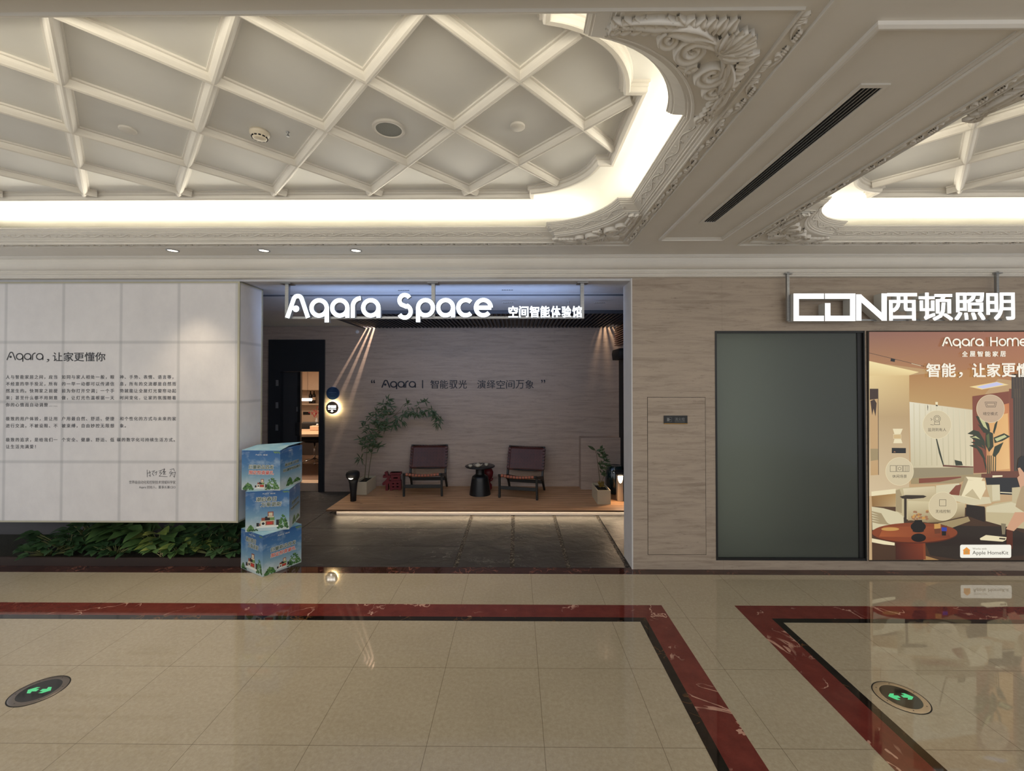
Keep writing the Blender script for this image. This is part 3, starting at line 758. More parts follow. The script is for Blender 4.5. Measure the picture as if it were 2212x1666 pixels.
# ------------------------------------------------------------------ hanging lit signs
side = mat('letter_side', (176, 184, 196), .45)
sign_white = [glow('sign_face_cool', (.82, .91, 1.0), 3.6), side]; sign_white2 = [glow('sign_face_white', (1.0, .99, .96), 1.7), mat('letter_side_grey', (200, 200, 196), .45)]
YS = 4.36
def P2(u, v, y=YS): q = at(u, v, Y=y); return q.x, q.z
t = thing('hanging_shop_sign', 'large white lit lettering on a steel frame over the recess', 'shop sign', (P2(860, 0)[0], YS, ZW-.03))
O = t.location
def hang(parent, O, us, vtop, vbot, y, z1):
    for u in us:
        x, zb = P2(u, vbot, y); b = MB(); b.box(x-O.x-.018, x-O.x+.018, y-O.y+.0, y-O.y+.036, zb-O.z, z1-O.z); hg = b.obj('hanger', M['steel'], parent)
        b = MB(); b.box(x-O.x-.055, x-O.x+.055, y-O.y-.035, y-O.y+.07, z1-O.z-.008, z1-O.z); nest(b.obj('mounting_plate', M['steel'], parent), hg)
hang(t, O, (619, 935.5, 1258), 604, 688, YS+.03, 2.867)
b = MB(); xa, za = P2(619, 687); xb, zb = P2(1262, 683)
b.box(xa-O.x, xb-O.x, .03, .055, za-O.z-.005, za-O.z+.018); b.obj('rail', M['steel'], t)
def each_letter(parent, O, m, y=0):
    out = []
    def f(ch):
        D = Draw((0, y, 0)); D.side = 1; out.append(D); return D
    def done():
        for D in out: D.obj('letter', m, parent)
    return f, done
def sign_word(parent, O, s, u0, u1, vb, vx, w, mats, d=.045, y=0, Yp=YS):
    x0, zb = P2(u0, vb, Yp); x1, _ = P2(u1, vb, Yp); zx = P2(u0, vx, Yp)[1]
    f, done = each_letter(parent, O, mats, y); wordmark(s, x0-O.x, x1-O.x, zb-O.z, zx-zb, w, 0, 0, d, f); done()
def facemat(D): # front faces glow, sides plainer
    pass
sign_word(t, O, 'Aqara', 616, 822, 686.5, 644.5, .215, sign_white)
sign_word(t, O, 'Space', 857, 1063, 686, 644, .215, sign_white)
x0, zb = P2(1097, 686); x1, zt = P2(1258, 661)
ch = '空间智能体验馆'; cw = (x1-x0)/7
for i, c in enumerate(ch):
    D = Draw((0, 0, 0)); D.side = 1; D.text(c, x0-O.x+cw*i+cw*.05, x0-O.x+cw*(i+1)-cw*.05, zb-O.z, zt-O.z, 0, 0, .03, fat=.0028); D.obj('letter', sign_white, t)
# blue area light added behind the sign, tinting the recess like lens glare
xs0 = P2(616, 0)[0]; xs1 = P2(1262, 0)[0]
area('recess_blue_fill', ((xs0+xs1)/2, YS+.12, 2.50), (math.radians(97), 0, 0), xs1-xs0, .25, 17, (.42, .60, 1))

t = thing('hanging_shop_sign', 'lit white sign of square letters and four Chinese characters above the frosted window', 'shop sign', (P2(1950, 0, 4.16)[0], 4.16, ZW-.03)); O = t.location; y2 = 4.16
# the sign hangs on thin rods in front of the wall, from the cornice
for u in (1707, 2163):
    x, zb = P2(u, 692, y2+.02); b = MB(); b.box(x-O.x-.012, x-O.x+.012, .045, .069, zb-O.z, 2.925-O.z); hg = b.obj('hanger', M['steel'], t)
    b = MB(); b.box(x-O.x-.035, x-O.x+.035, .03, .09, 2.905-O.z, 2.912-O.z); nest(b.obj('mounting_plate', M['steel'], t), hg)
b = MB(); xa, za = P2(1707, 691, y2); xb, _ = P2(2192, 691, y2); b.box(xa-O.x, xb-O.x, .05, .066, za-O.z-.004, za-O.z+.012); b.obj('rail', M['steel'], t)
def q(u, v): x, z = P2(u, v, y2); return (x-O.x, z-O.z)
wst = abs(q(1714, 0)[0]-q(1725.5, 0)[0])
def sg(pts): D = Draw((0, 0, 0)); D.side = 1; D.stroke([q(*p) for p in pts], wst, 0, 0, .09); return D
D = sg([(1780, 640), (1720, 640), (1720, 688), (1780, 688)]); D.obj('letter', sign_white2, t)
D = sg([(1782, 640), (1842, 640), (1842, 688), (1788, 688), (1788, 655)]); D.obj('letter', sign_white2, t)
D = sg([(1855, 693), (1855, 636)]); D.stroke([q(1856, 641), q(1909, 688)], wst*1.05, 0, .0005, .09); D.stroke([q(1910, 693), q(1910, 634)], wst, 0, 0, .09); D.obj('letter', sign_white2, t)
for c, u0, u1, va, vb in (('西', 1917, 1981, 633, 693), ('顿', 1985, 2058, 632, 693), ('照', 2062, 2128, 632, 692), ('明', 2131, 2192, 632, 692)):
    D = Draw((0, 0, 0)); D.side = 1; a = q(u0, vb); e = q(u1, va); D.text(c, a[0], e[0], a[1], e[1], 0, 0, .07, fat=.006); D.obj('letter', sign_white2, t)

# ------------------------------------------------------------------ white fabric box with the printed letter
bx1 = at(515, 900, Y=YW).x; bz0 = at(300, 1128, Y=YW).z; bz1 = 2.862; bx0 = -5.9; by1 = 4.68
t = thing('fabric_light_box', 'big hanging white fabric box printed with dark Chinese text', 'display box', (bx1, YW, bz0))
b = MB(); b.box(bx0-bx1, 0, 0, by1-YW, .004, bz1-bz0-.002); b.obj('fabric', M['cloth'], t)
b = MB()
for z in (0, bz1-bz0-.010): b.box(bx0-bx1, .006, -.004, .008, z-.004, z+.010)
b.box(-.012, .007, -.005, .008, -.004, bz1-bz0); b.box(-.003, .007, by1-YW-.012, by1-YW+.004, -.004, bz1-bz0)
b.box(-.003, .007, 0, by1-YW, -.004, .008); b.box(-.003, .007, 0, by1-YW, bz1-bz0-.010, bz1-bz0); b.obj('edge_profile', M['alu'], t)
ink = printed('dark_ink', (52, 52, 56)); ink2 = printed('grey_ink', (92, 92, 96)); O = t.location
def lp(u, v): p_ = at(u, v, Y=YW); return p_.x-O.x, p_.z-O.z
D = Draw((0, -.0008, 0)); s_draw = D
x0, zb = lp(14, 778); x1, _ = lp(94, 778); zx = lp(14, 763)[1]; wordmark('Aqara', x0, x1, zb, zx-zb, .15, 0, .0005)
a = lp(100.5, 782.5); e = lp(107, 775.5); D.text('，', a[0], e[0], a[1], e[1], 0, .0005)
a = lp(114, 781); e = lp(228, 761); D.text('让家更懂你', a[0], e[0], a[1], e[1], 0, .0006, fat=.0012)
D.obj('headline', ink, t)
D = Draw((0, -.0008, 0))
C1, C2, C3 = (12.6, 126.0), (133.2, 248.6), (258.8, 382.0)
rows = [(814.8, '人与智能家居之间，应当', '如同与家人相处一般，眼', '神、手势、表情、语言等，'), (829.6, '不经意的举手投足，所有', '的一举一动都可以传递信', '息，所有的交流都是自然而'),
        (844.6, '然发生的。快到家之前提', '前为你打开空调；一个手', '势就能让全屋灯光窗帘动起'), (859.6, '来；甚至什么都不用刻意', '做，让灯光色温根据一天', '时间变化，让家的氛围随着'),
        (874.8, '你的心情而自动调整……', '', ''), (904.8, '极致的用户体验，是让用', '户用最自然、舒适、便捷', '和个性化的方式与未来的家'), (920.0, '进行交流，不被设限、不', '被束缚，自由妙控无限想', '象。'),
        (950.2, '极致的追求，是给我们一', '个安全、健康、舒适、低', '碳的数字化可持续生活方式。'), (965.2, '让生活充满爱！', '', '')]
for v, *cs in rows:
    for (ua, ub), s, n in zip((C1, C2, C3), cs, (11, 11, 12)):
        if not s: continue
        if s.startswith('碳'): ua, n, ub = 252.5, 13, 385
        cell = (ub-ua)/n; c = lp(ua, v); e = lp(ua+cell*len(s), v); k = (e[0]-c[0])/len(s)*.86
        # characters a little smaller than their pitch
        for i, cc in enumerate(s): xx = c[0]+(e[0]-c[0])/len(s)*i; D.text(cc, xx, xx+k, c[1]-k*.36, 0, 0, .0006, fat=.0007, em=True)
for s, ua, ub, v in (('世界级自动化和控制技术领域科学家', 279, 379.5, 1042), ('Aqara 创始人、董事长兼CEO', 300.5, 379.5, 1053)):
    a = lp(ua, v+3.6); e = lp(ub, v-3.6); D.text(s, a[0], e[0], a[1], e[1], 0, .0005, bold=.008)
D.obj('body_text', ink2, t)
D = Draw((0, -.0008, 0))
sgn = [[(318, 1015), (318.5, 1031)], [(318, 1023), (326, 1020)], [(323, 1017), (325, 1029), (322, 1027)], [(328, 1019), (334, 1017), (329, 1024), (333, 1028)], [(334, 1022), (339, 1019), (337, 1027)],
       [(343, 1018), (349, 1016), (345, 1022), (350, 1022), (344, 1029), (362, 1030)], [(350, 1015), (356, 1014), (352, 1020), (358, 1019), (353, 1025), (359, 1024)], [(355, 1012), (354, 1024)],
       [(367, 1015), (375, 1013)], [(371, 1017), (366, 1021)], [(375, 1012), (377, 1018)], [(366, 1023), (372, 1021), (367, 1030)], [(372, 1022), (379, 1020), (377, 1031), (374, 1028)], [(372, 1026), (375, 1025)]]
for s in sgn: D.stroke([lp(*c) for c in s], .005, 0, .0005)
D.obj('signature', ink2, t)

# ------------------------------------------------------------------ wall lettering and round signs
D = Draw((0, 0, 0)); s_draw = D; O = at(990, 830, Y=YB); dk = mat('dark_blue_acrylic', (26, 30, 44), .55)
t = thing('wall_lettering', 'dark raised slogan lettering on the stone back wall', 'wall lettering', (O.x, YB, O.z)); O = t.location
def wp(u, v): p_ = at(u, v, Y=YB); return p_.x-O.x, p_.z-O.z
T = .012
for s, ua, va, ub, vb in (('“', 802, 828, 810, 820.5), ('”', 1169, 828, 1177.5, 820.5)):
    D = Draw((0, 0, 0)); a = wp(ua, va); e = wp(ub, vb); D.text(s, a[0], e[0], a[1], e[1], 0, T, T); D.obj('quotation_mark', dk, t)
x0, zb = wp(824, 837.5); x1, _ = wp(898.5, 837.5); zx = wp(824, 823.5)[1]
D = Draw((0, 0, 0)); s_draw = D; wordmark('Aqara', x0, x1, zb, zx-zb, .155, 0, T, T); D.obj('brand_word', dk, t)
D = Draw((0, 0, 0)); a = wp(912, 839); e = wp(914, 821.5); D.rect(a[0], e[0], a[1], e[1], 0, T, T); D.obj('bar', dk, t)
for s, ua, ub in (('智能驭光', 929, 1010), ('演绎空间万象', 1030, 1154.5)):
    cell = (ub-ua)/len(s)
    for i, c in enumerate(s):
        D = Draw((0, 0, 0)); a = wp(ua+cell*i+1, 839.5); e = wp(ua+cell*(i+1)-1.6, 821.5); D.text(c, a[0], e[0], a[1], e[1], 0, T, T, bold=.0); D.obj('character', dk, t)
p = at(718.5, 850, Y=YB-.02); t = thing('round_sign', 'unlit dark blue round plaque beside the black door frame', 'sign', (p.x, YB, p.z))
b = MB(); b.lathe([(.109, 0), (.109, .018), (.105, .020)], 48, axis='y'); b.obj('disc', mat('navy_acrylic', (34, 60, 96), .35), t)
D = Draw((0, -.0205, 0)); D.ell(-.058, .012, .006, .006, 0, .0008)
for k in range(9): D.rect(-.046+.0125*k, -.046+.0125*k+.009, .008, .016, 0, .0008)
for k in range(5): D.rect(-.026+.012*k, -.026+.012*k+.008, -.018, -.014, 0, .0008)
for k in range(7): D.rect(-.045+.013*k, -.045+.013*k+.009, -.078, -.073, 0, .0008)
D.obj('print', printed('pale_blue_print', (96, 120, 150)), t)
p = at(718, 881, Y=YB-.05); t = thing('round_sign', 'halo-lit round sign with glowing white characters and arrow', 'sign', (p.x, YB, p.z))
b = MB(); b.lathe([(.103, .042), (.103, .060), (.098, .064)], 48, axis='y'); b.obj('disc', mat('brown_grey_metal', (112, 98, 86), .4), t)
b = MB(); b.lathe([(.092, .010), (.092, .0415)], 40, axis='y'); b.obj('halo_lamp', glow('halo', (1, .86, .46), 42), t)
D = Draw((0, -.0645, 0)); D.text('体验馆', -.068, .068, -.004, .042, 0, .001, fat=.0016); D.text('EXPERIENCE', -.066, .066, -.030, -.016, 0, .001)
D.poly([(0, -.074), (.026, -.056), (.010, -.056), (.010, -.040), (-.010, -.040), (-.010, -.056), (-.026, -.056)], 0, .001); D.obj('glowing_lettering', glow('sign_text', (1, .98, .92), 6), t)

# fire hydrant cabinet
p0 = at(1398, 858, Y=YW); p1 = at(1525.5, 1199, Y=YW); cx = (p0.x+p1.x)/2
t = thing('hydrant_cabinet', 'flush stone-clad hydrant cabinet door with thin dark joint', 'cabinet', (cx, YW, p1.z)); hw = (p1.x-p0.x)/2; hh = p0.z-p1.z
b = MB(); b.box(-hw, hw, -.0016, -.0004, 0, hh); b.obj('joint', M['groove'], t)
b = MB(); b.box(-hw+.004, hw-.004, -.0030, -.0016, .004, hh-.004); b.obj('door', M['trav'], t)
a = at(1433.5, 915, Y=YW); e = at(1484, 898, Y=YW); sw = (e.x-a.x)/2
t = thing('hydrant_sign', 'small black fire hydrant plate with grey characters', 'sign', ((a.x+e.x)/2, YW-.003, a.z)); sh = e.z-a.z
b = MB(); b.box(-sw, sw, -.010, 0, 0, sh); b.obj('plate', M['black'], t)
b = MB(); b.box(-sw, sw, -.0105, -.001, -.004, .003); b.obj('edge_strip', mat('brass_strip', (150, 112, 50), .3, .8), t)
D = Draw((0, -.010, 0)); D.text('消火栓', -sw+.105, -sw+.205, sh*.32, sh*.78, 0, .0005)
D.stroke([(-sw+.03, sh*.25), (-sw+.075, sh*.25), (-sw+.075, sh*.78), (-sw+.03, sh*.78), (-sw+.03, sh*.25)], .0018, 0, .0005)
D.rect(-sw+.03, -sw+.052, sh*.32, sh*.70, 0, .0006); D.rect(-sw+.052, -sw+.066, sh*.46, sh*.54, 0, .0006)
D.rect(-sw+.105, -sw+.205, sh*.20, sh*.24, 0, .0005); D.obj('lettering', printed('sign_grey', (120, 122, 122)), t)

# frosted window
t = thing('frosted_window', 'tall dark frosted glass window in a black frame', 'window', (wl, YW, wb)); Wd, Ht = wr-wl, wt-wb
b = MB(); f0 = .018; fr_ = .062
b.box(0, f0, -.004, .10, 0, Ht); b.box(Wd-fr_, Wd, .012, .12, 0, Ht); b.box(0, Wd, -.003, .10, Ht-.020, Ht); b.box(0, Wd, -.003, .10, 0, .022); b.box(Wd-.012, Wd, -.006, .12, 0, Ht); b.obj('frame', M['black'], t)
b = MB(); b.box(f0, Wd-fr_, .020, .032, .022, Ht-.02); b.obj('glass_pane', M['frost'], t)
# dim room behind the window, with an upright light added to brighten the glass from behind
b = MB(); rx0, rx1, ry1 = RX+.14, 6.3, 7.0
b.box(rx0, rx1, ry1, ry1+.1, 0, 2.9); b.box(rx1, rx1+.1, YW+TH, ry1, 0, 2.9); b.box(rx0, rx0+.01, YW+TH, ry1, 0, 2.9); b.box(rx0, rx1, YW+TH, ry1, 2.88, 2.9); b.box(rx0, rx1, YW+TH, ry1, -.05, 0)
b.obj('wall_shop', M['white'], kind='structure')
area('glass_backlight', (2.15, 5.1, 1.5), (math.radians(-90), 0, 0), .3, 2.4, 26, (1, .99, .92))

# ------------------------------------------------------------------ poster light box
pa = at(1877, 1210.5, Y=YW); pb = at(1877, 716, Y=YW); px1 = at(2420, 900, Y=YW).x
t = thing('lit_poster', 'large backlit poster of a warm living room', 'poster', (pa.x, YW, pa.z)); O = t.location
b = MB(); b.box(-.004, px1-pa.x, -.012, -.0005, -.004, pb.z-pa.z+.004); b.obj('case', M['groove'], t)
E_ = {}
PC = dict(ceil=(170, 118, 84), ceil2=(158, 108, 86), cove=(240, 214, 152), wall=(208, 178, 126), wall2=(186, 148, 100), wall3=(196, 164, 122), curt=(214, 202, 168), curt2=(196, 184, 152), mar=(128, 66, 44), orange=(216, 160, 98), orange2=(232, 184, 120),
          dark=(34, 24, 20), drape=(64, 52, 42), drape2=(88, 72, 54), sofa=(196, 180, 140), sofa2=(166, 148, 112), sofa3=(214, 202, 166), floor=(60, 38, 24), floor2=(166, 126, 76), rug=(40, 30, 24), table=(132, 62, 32), table2=(86, 38, 22), black=(16, 14, 14),
          leaf=(44, 50, 28), leaf2=(88, 96, 52), leafl=(196, 196, 140), white=(250, 246, 232), disc=(212, 196, 160), disc2=(196, 168, 138), sky=(200, 200, 232), art=(196, 160, 112), art2=(60, 40, 28), ink=(54, 44, 34), grey=(130, 118, 92), flower=(158, 112, 78), skin=(208, 158, 124), dress=(176, 150, 112), hair=(24, 18, 16), wood=(104, 54, 32), blue=(40, 60, 160), gold=(200, 150, 80), stone=(160, 140, 100), cream=(236, 222, 182), hk=(232, 150, 60), sill=(150, 136, 104))
pk = list(PC); ix = {k: i for i, k in enumerate(pk)}
def m_poster():
    m, N, L, B = nt('backlit_poster_film'); at_ = N.new('ShaderNodeAttribute'); at_.attribute_name = 'ink'
    B.inputs['Base Color'].default_value = (.02, .02, .02, 1); L.new(at_.outputs['Color'], B.inputs['Emission Color']); B.inputs['Emission Strength'].default_value = .92; B.inputs['Roughness'].default_value = .12; return m
D = Draw((0, -.012, 0)); lay = [0]
def pp(u, v):
    q_ = at(u, v, Y=YW-.012); return q_.x-O.x, q_.z-O.z
def PP(c, *pts, dl=.000025):
    lay[0] += dl; D.poly([pp(*z) for z in pts], ix[c], lay[0])
GC = {}
def PG(cs, *pts, n=14):
    """quad with a printed colour gradient; cs: colours of the four corners"""
    lay[0] += .000025; q = [Vector(pp(*z)) for z in pts]; c4 = [Vector(srgb(PC[c] if isinstance(c, str) else c)) for c in cs]
    bl = lambda A, x, y: (A[0]*(1-x)+A[1]*x)*(1-y)+(A[3]*(1-x)+A[2]*x)*y
    for i in range(n):
        for j in range(n):
            GC[len(D.f)] = [tuple(bl(c4, x, y)) for x, y in ((i/n, j/n), ((i+1)/n, j/n), ((i+1)/n, (j+1)/n), (i/n, (j+1)/n))]
            D.poly([tuple(bl(q, x, y)) for x, y in ((i/n, j/n), ((i+1)/n, j/n), ((i+1)/n, (j+1)/n), (i/n, (j+1)/n))], 0, lay[0])
def zz(x, y): return 1860+x/4.165, 840+y/4.165   # notes taken on an enlarged view of the lower part
def za(x, y): return 1870+x/6.468, 700+y/6.468   # and of the upper part
def PL(c, f, *pts): PP(c, *[f(*z) for z in pts])
XR2 = 2400
PG(('wall2', 'wall2', 'wall3', 'wall3'), (1877.5, 717), (XR2, 717), (XR2, 1210), (1877.5, 1210))
PG(((138, 96, 82), (176, 108, 76), (178, 118, 70), (170, 122, 82)), (1877.5, 717), (XR2, 717), (XR2, 850), (1877.5, 782))
PG(((246, 226, 168), (244, 222, 160), (226, 198, 140), (226, 198, 140)), (1877.5, 780), (1985, 804), (1964, 811), (1877.5, 812))
PG(((232, 206, 148), (216, 184, 126), (186, 156, 112), (190, 162, 118)), (1877.5, 812), (1964, 811), (1964, 900), (1877.5, 900)); PG(((190, 162, 118), (186, 156, 112), (206, 184, 148), (214, 192, 156)), (1877.5, 900), (1964, 900), (1964, 1058), (1877.5, 1072))
PG(((176, 128, 76), (178, 124, 72), (186, 146, 92), (190, 152, 96)), (1964, 811), (2180, 790), (2100, 884), (1964, 868))
PL('ink', za, (50, 402), (820, 590), (820, 596), (50, 408)); PL('black', za, (352, 482), (412, 492), (405, 532), (346, 520)); PL('cream', za, (640, 550), (770, 582), (770, 588), (640, 556))
for x0_, y0_, x1_, y1_ in ((410, 485, 1030, 300), (1370, 195, 1650, 105), (250, 550, 350, 520)): PL('ceil2', za, (x0_, y0_), (x1_, y1_), (x1_, y1_+4), (x0_, y0_+4))
PL('art2', zz, (78, 0), (150, 0), (152, 90), (78, 110)); PL('art', zz, (78, 100), (150, 90), (155, 775), (86, 780)); PL('art2', zz, (84, 110), (120, 95), (140, 130), (130, 250), (112, 180), (100, 240), (90, 160)); PL('stone', zz, (84, 540), (152, 540), (155, 640), (86, 650)); PL('art2', zz, (150, 0), (155, 0), (160, 775), (155, 775))
PL('cream', zz, (290, 408), (362, 412), (362, 450), (290, 450)); PL('cream', zz, (285, 360), (375, 360), (355, 408), (300, 408)); PL('cream', zz, (300, 452), (360, 452), (372, 490), (290, 490)); PL('wall', zz, (292, 412), (360, 414), (360, 448), (292, 448)); PL('black', zz, (276, 532), (403, 534), (403, 580), (276, 580)); PL('flower', zz, (290, 572), (300, 560), (314, 572))
PG(((230, 222, 196), (214, 200, 166), (222, 208, 172), (200, 188, 152)), zz(435, 118), zz(1002, 190), zz(1010, 706), zz(447, 712))
for k in range(22):
    x = 445+k*25.5
    yt = 120+(x-435)*.127; PG(((208, 198, 166), (224, 214, 184), (206, 194, 158), (190, 178, 142)), zz(x, yt+6), zz(x+10, yt+7), zz(x+16+(k % 3)*4, 690), zz(x+3+(k % 3)*5, 692), n=4) if k % 2 else None
PL('leaf', zz, (662, 392), (680, 440), (746, 690), (735, 690), (700, 580), (670, 440)); PL('leaf', zz, (840, 640), (905, 655), (915, 690), (850, 690)); PL('wood', zz, (735, 685), (1010, 700), (1010, 715), (735, 700))
PL('ink', zz, (595, 140), (603, 160), (600, 196), (597, 196)); PL('sill', zz, (447, 712), (1010, 708), (1010, 775), (447, 805)); PL('stone', zz, (447, 805), (1090, 765), (1090, 800), (920, 830), (880, 850), (447, 858)); PL('mar', zz, (520, 808), (900, 790), (900, 800), (700, 840), (520, 850))
PL('cream', zz, (668, 118), (690, 120), (690, 145), (668, 142)); PL('black', zz, (672, 145), (688, 147), (688, 158), (672, 155))
PL('mar', zz, (1000, 75), (1330, 22), (1345, 745), (1012, 760)); PG(((216, 150, 92), (200, 120, 70), (214, 160, 100), (196, 140, 88)), zz(1120, 180), zz(1330, 130), zz(1342, 745), zz(1130, 755)); PG(((224, 168, 104), (232, 180, 112), (236, 190, 126), (222, 170, 110)), zz(1150, 260), zz(1320, 220), zz(1335, 720), zz(1160, 740)); PL('mar', zz, (1330, 0), (1365, 0), (1375, 745), (1345, 745))
PL('drape', zz, (1365, 0), (1470, 0), (1470, 745), (1375, 745)); PL('drape', za, (2035, 700), (2300, 690), (2300, 1040), (2035, 1040))
for k in range(5): PL('drape2', zz, (1385+k*18, 0), (1392+k*18, 0), (1396+k*18, 745), (1390+k*18, 745)); PL('drape2', za, (2060+k*40, 700), (2070+k*40, 700), (2080+k*40, 1030), (2072+k*40, 1030))
PL('drape', zz, (1440, 0), (2200, 0), (2200, 900), (1440, 745)); PL('sofa2', zz, (1500, 760), (2200, 700), (2200, 1200), (1500, 1200))
PL('cove', za, (1447, 878), (1830, 808), (1995, 850), (1620, 916)); PL('sky', za, (1545, 880), (1830, 812), (1930, 846), (1635, 905))
PL('mar', za, (1488, 1010), (2000, 940), (2000, 1040), (1488, 1040))
# plant
for pts in (((1030, 245), (1090, 250), (1150, 320), (1160, 380), (1140, 420), (1100, 380), (1060, 310)), ((1120, 400), (1150, 385), (1185, 400), (1190, 520), (1150, 570), (1115, 500)), ((955, 405), (1010, 370), (1060, 385), (1110, 470), (1120, 560), (1090, 500), (1030, 420)), ((970, 510), (1030, 500), (1085, 550), (1120, 640), (1090, 620), (1040, 540)), ((975, 430), (1030, 415), (1090, 470), (1110, 520), (1050, 490)), ((1190, 440), (1285, 400), (1340, 430), (1270, 470), (1200, 490)), ((1180, 600), (1200, 520), (1280, 480), (1240, 570), (1205, 615)), ((1185, 390), (1200, 320), (1230, 275), (1215, 350), (1195, 410)), ((1045, 315), (1100, 350), (1130, 400), (1100, 395)), ((985, 480), (1050, 470), (1110, 540), (1060, 520))): PL('leaf', zz, *pts)
for pts in (((1060, 262), (1110, 290), (1140, 370), (1100, 340)), ((1200, 450), (1290, 415), (1310, 432), (1220, 475)), ((985, 440), (1030, 425), (1070, 455), (1020, 440))): PL('leafl', zz, *pts)
PL('leaf2', zz, (1125, 420), (1150, 400), (1158, 520), (1140, 540))
for x in (1135, 1150, 1165, 1185, 1205): PL('leaf', zz, (x, 600), (x+8, 600), (x+6, 765), (x-4, 765))
PL('leaf', zz, (1080, 560), (1090, 560), (1128, 700), (1122, 740))
PL('wood', zz, (1080, 765), (1160, 762), (1160, 742), (1420, 740), (1470, 790), (1470, 830), (1080, 800)); PL('black', zz, (1115, 800), (1470, 800), (1470, 960), (1250, 950), (1130, 880)); PL('cream', zz, (1180, 780), (1270, 778), (1270, 792), (1180, 798)); PL('cream', zz, (1250, 928), (1470, 940), (1470, 948), (1250, 936))
# floor, sofas
PG(((150, 112, 64), (176, 138, 84), (190, 164, 120), (140, 104, 62)), zz(92, 960), zz(320, 940), zz(320, 1075), zz(100, 1085)); PL('cream', zz, (92, 925), (310, 900), (310, 942), (92, 966))
PG(((84, 58, 38), (56, 34, 22), (44, 28, 20), (70, 46, 30)), zz(92, 1060), zz(2000, 1080), zz(2000, 1540), zz(98, 1540)); PL('rug', zz, (560, 1350), (800, 1230), (1300, 1240), (1470, 1300), (1470, 1500), (900, 1540), (620, 1500)); PL('stone', zz, (690, 1210), (960, 1150), (980, 1190), (820, 1250)); PL('floor2', zz, (570, 1500), (700, 1540), (560, 1540))
PL('sofa', zz, (310, 910), (370, 890), (660, 875), (680, 900), (680, 1200), (410, 1175), (310, 1110)); PG(((222, 208, 172), (214, 198, 160), (190, 172, 134), (196, 180, 142)), zz(375, 898), zz(660, 878), zz(674, 985), zz(395, 1000)); PL('sofa2', zz, (310, 915), (345, 905), (365, 960), (365, 1120), (312, 1100))
PL('sofa3', zz, (672, 870), (880, 850), (900, 960), (672, 985)); PL('mar', zz, (780, 950), (850, 870), (900, 860), (880, 960)); PG(((214, 200, 160), (208, 190, 150), (150, 130, 96), (176, 158, 118)), zz(420, 1008), zz(935, 1025), zz(930, 1150), zz(420, 1185)); PG(((176, 158, 118), (150, 130, 96), (120, 100, 70), (150, 132, 96)), zz(430, 1180), zz(930, 1145), zz(700, 1202), zz(600, 1204), n=6); PL('sofa3', zz, (820, 960), (1160, 975), (1170, 1030), (1000, 1050), (850, 1010)); PL('dark', zz, (945, 1040), (1110, 1060), (1110, 1200), (940, 1140))
PL('sofa', zz, (1120, 865), (1245, 862), (1250, 1010), (1165, 1020)); PL('sofa3', zz, (1175, 866), (1245, 864), (1248, 1000), (1180, 1010)); PL('sofa', zz, (1355, 890), (1470, 880), (1470, 1260), (1300, 1240), (1120, 1190), (1115, 1070), (1200, 1030), (1355, 1010)); PL('sofa3', zz, (1125, 1060), (1350, 1020), (1470, 1060), (1470, 1120), (1125, 1110)); PL('sofa2', zz, (880, 955), (930, 790), (1010, 810), (900, 962)); PL('cream', zz, (900, 965), (960, 820), (1112, 830), (1120, 900), (1070, 1000)); PL('sofa', zz, (930, 962), (1000, 900), (1070, 1000)); PL('cream', zz, (940, 790), (1095, 800), (1080, 830), (960, 818))
# side table, foreground
PL('ink', zz, (345, 970), (400, 956), (560, 958), (588, 968), (560, 982), (450, 992), (370, 988)); PL('ink', zz, (385, 985), (408, 985), (408, 1200), (385, 1200))
PL('sofa3', zz, (92, 1060), (200, 1075), (330, 1110), (380, 1150), (384, 1230), (100, 1270))
for k in range(5): PL('sofa2', zz, (95, 1100+k*22), (180, 1120+k*20), (240+k*6, 1220), (225+k*6, 1222), (160, 1136+k*20), (95, 1112+k*22))
PL('cream', zz, (95, 1345), (300, 1385), (300, 1410), (200, 1400), (95, 1380))
def pell(c, f, x, y, rx, ry, n=40, wob=0, seed=0):
    rnd = random.Random(seed); PL(c, f, *[(x+rx*(1+wob*rnd.uniform(-1, 1))*math.cos(2*PI*i/n), y+ry*(1+wob*rnd.uniform(-1, 1))*math.sin(2*PI*i/n)) for i in range(n)])
PG(((70, 26, 16), (128, 54, 28), (110, 44, 24), (60, 22, 14)), zz(310, 1380), zz(560, 1380), zz(560, 1536), zz(310, 1536)); PL('table', zz, (555, 1380), (575, 1378), (580, 1535), (560, 1535)); pell('table2', zz, 480, 1300, 386, 92); pell('table', zz, 480, 1293, 384, 88); PG(((150, 76, 38), (140, 66, 34), (112, 50, 28), (168, 88, 46)), zz(200, 1240), zz(760, 1238), zz(800, 1340), zz(160, 1330))
pell('gold', zz, 260, 1262, 80, 16); pell('black', zz, 515, 1340, 66, 38); pell('black', zz, 512, 1240, 68, 46); pell('black', zz, 512, 1278, 52, 14); PL('black', zz, (480, 1180), (545, 1180), (550, 1205), (475, 1205))
for k in range(26): rnd = random.Random(k); pell('flower' if k % 3 else 'gold', zz, 520+rnd.uniform(-78, 78), 1140+rnd.uniform(-42, 36), 12, 11, 8, .3, k)
PL('gold', zz, (655, 1215), (712, 1212), (712, 1255), (655, 1260)); PL('wood', zz, (655, 1260), (712, 1255), (708, 1300), (660, 1305)); PL('blue', zz, (720, 1245), (768, 1248), (768, 1280), (722, 1280)); PL('wood', zz, (722, 1232), (770, 1230), (768, 1248), (720, 1244)); PL('black', zz, (722, 1280), (762, 1282), (760, 1320), (724, 1320))
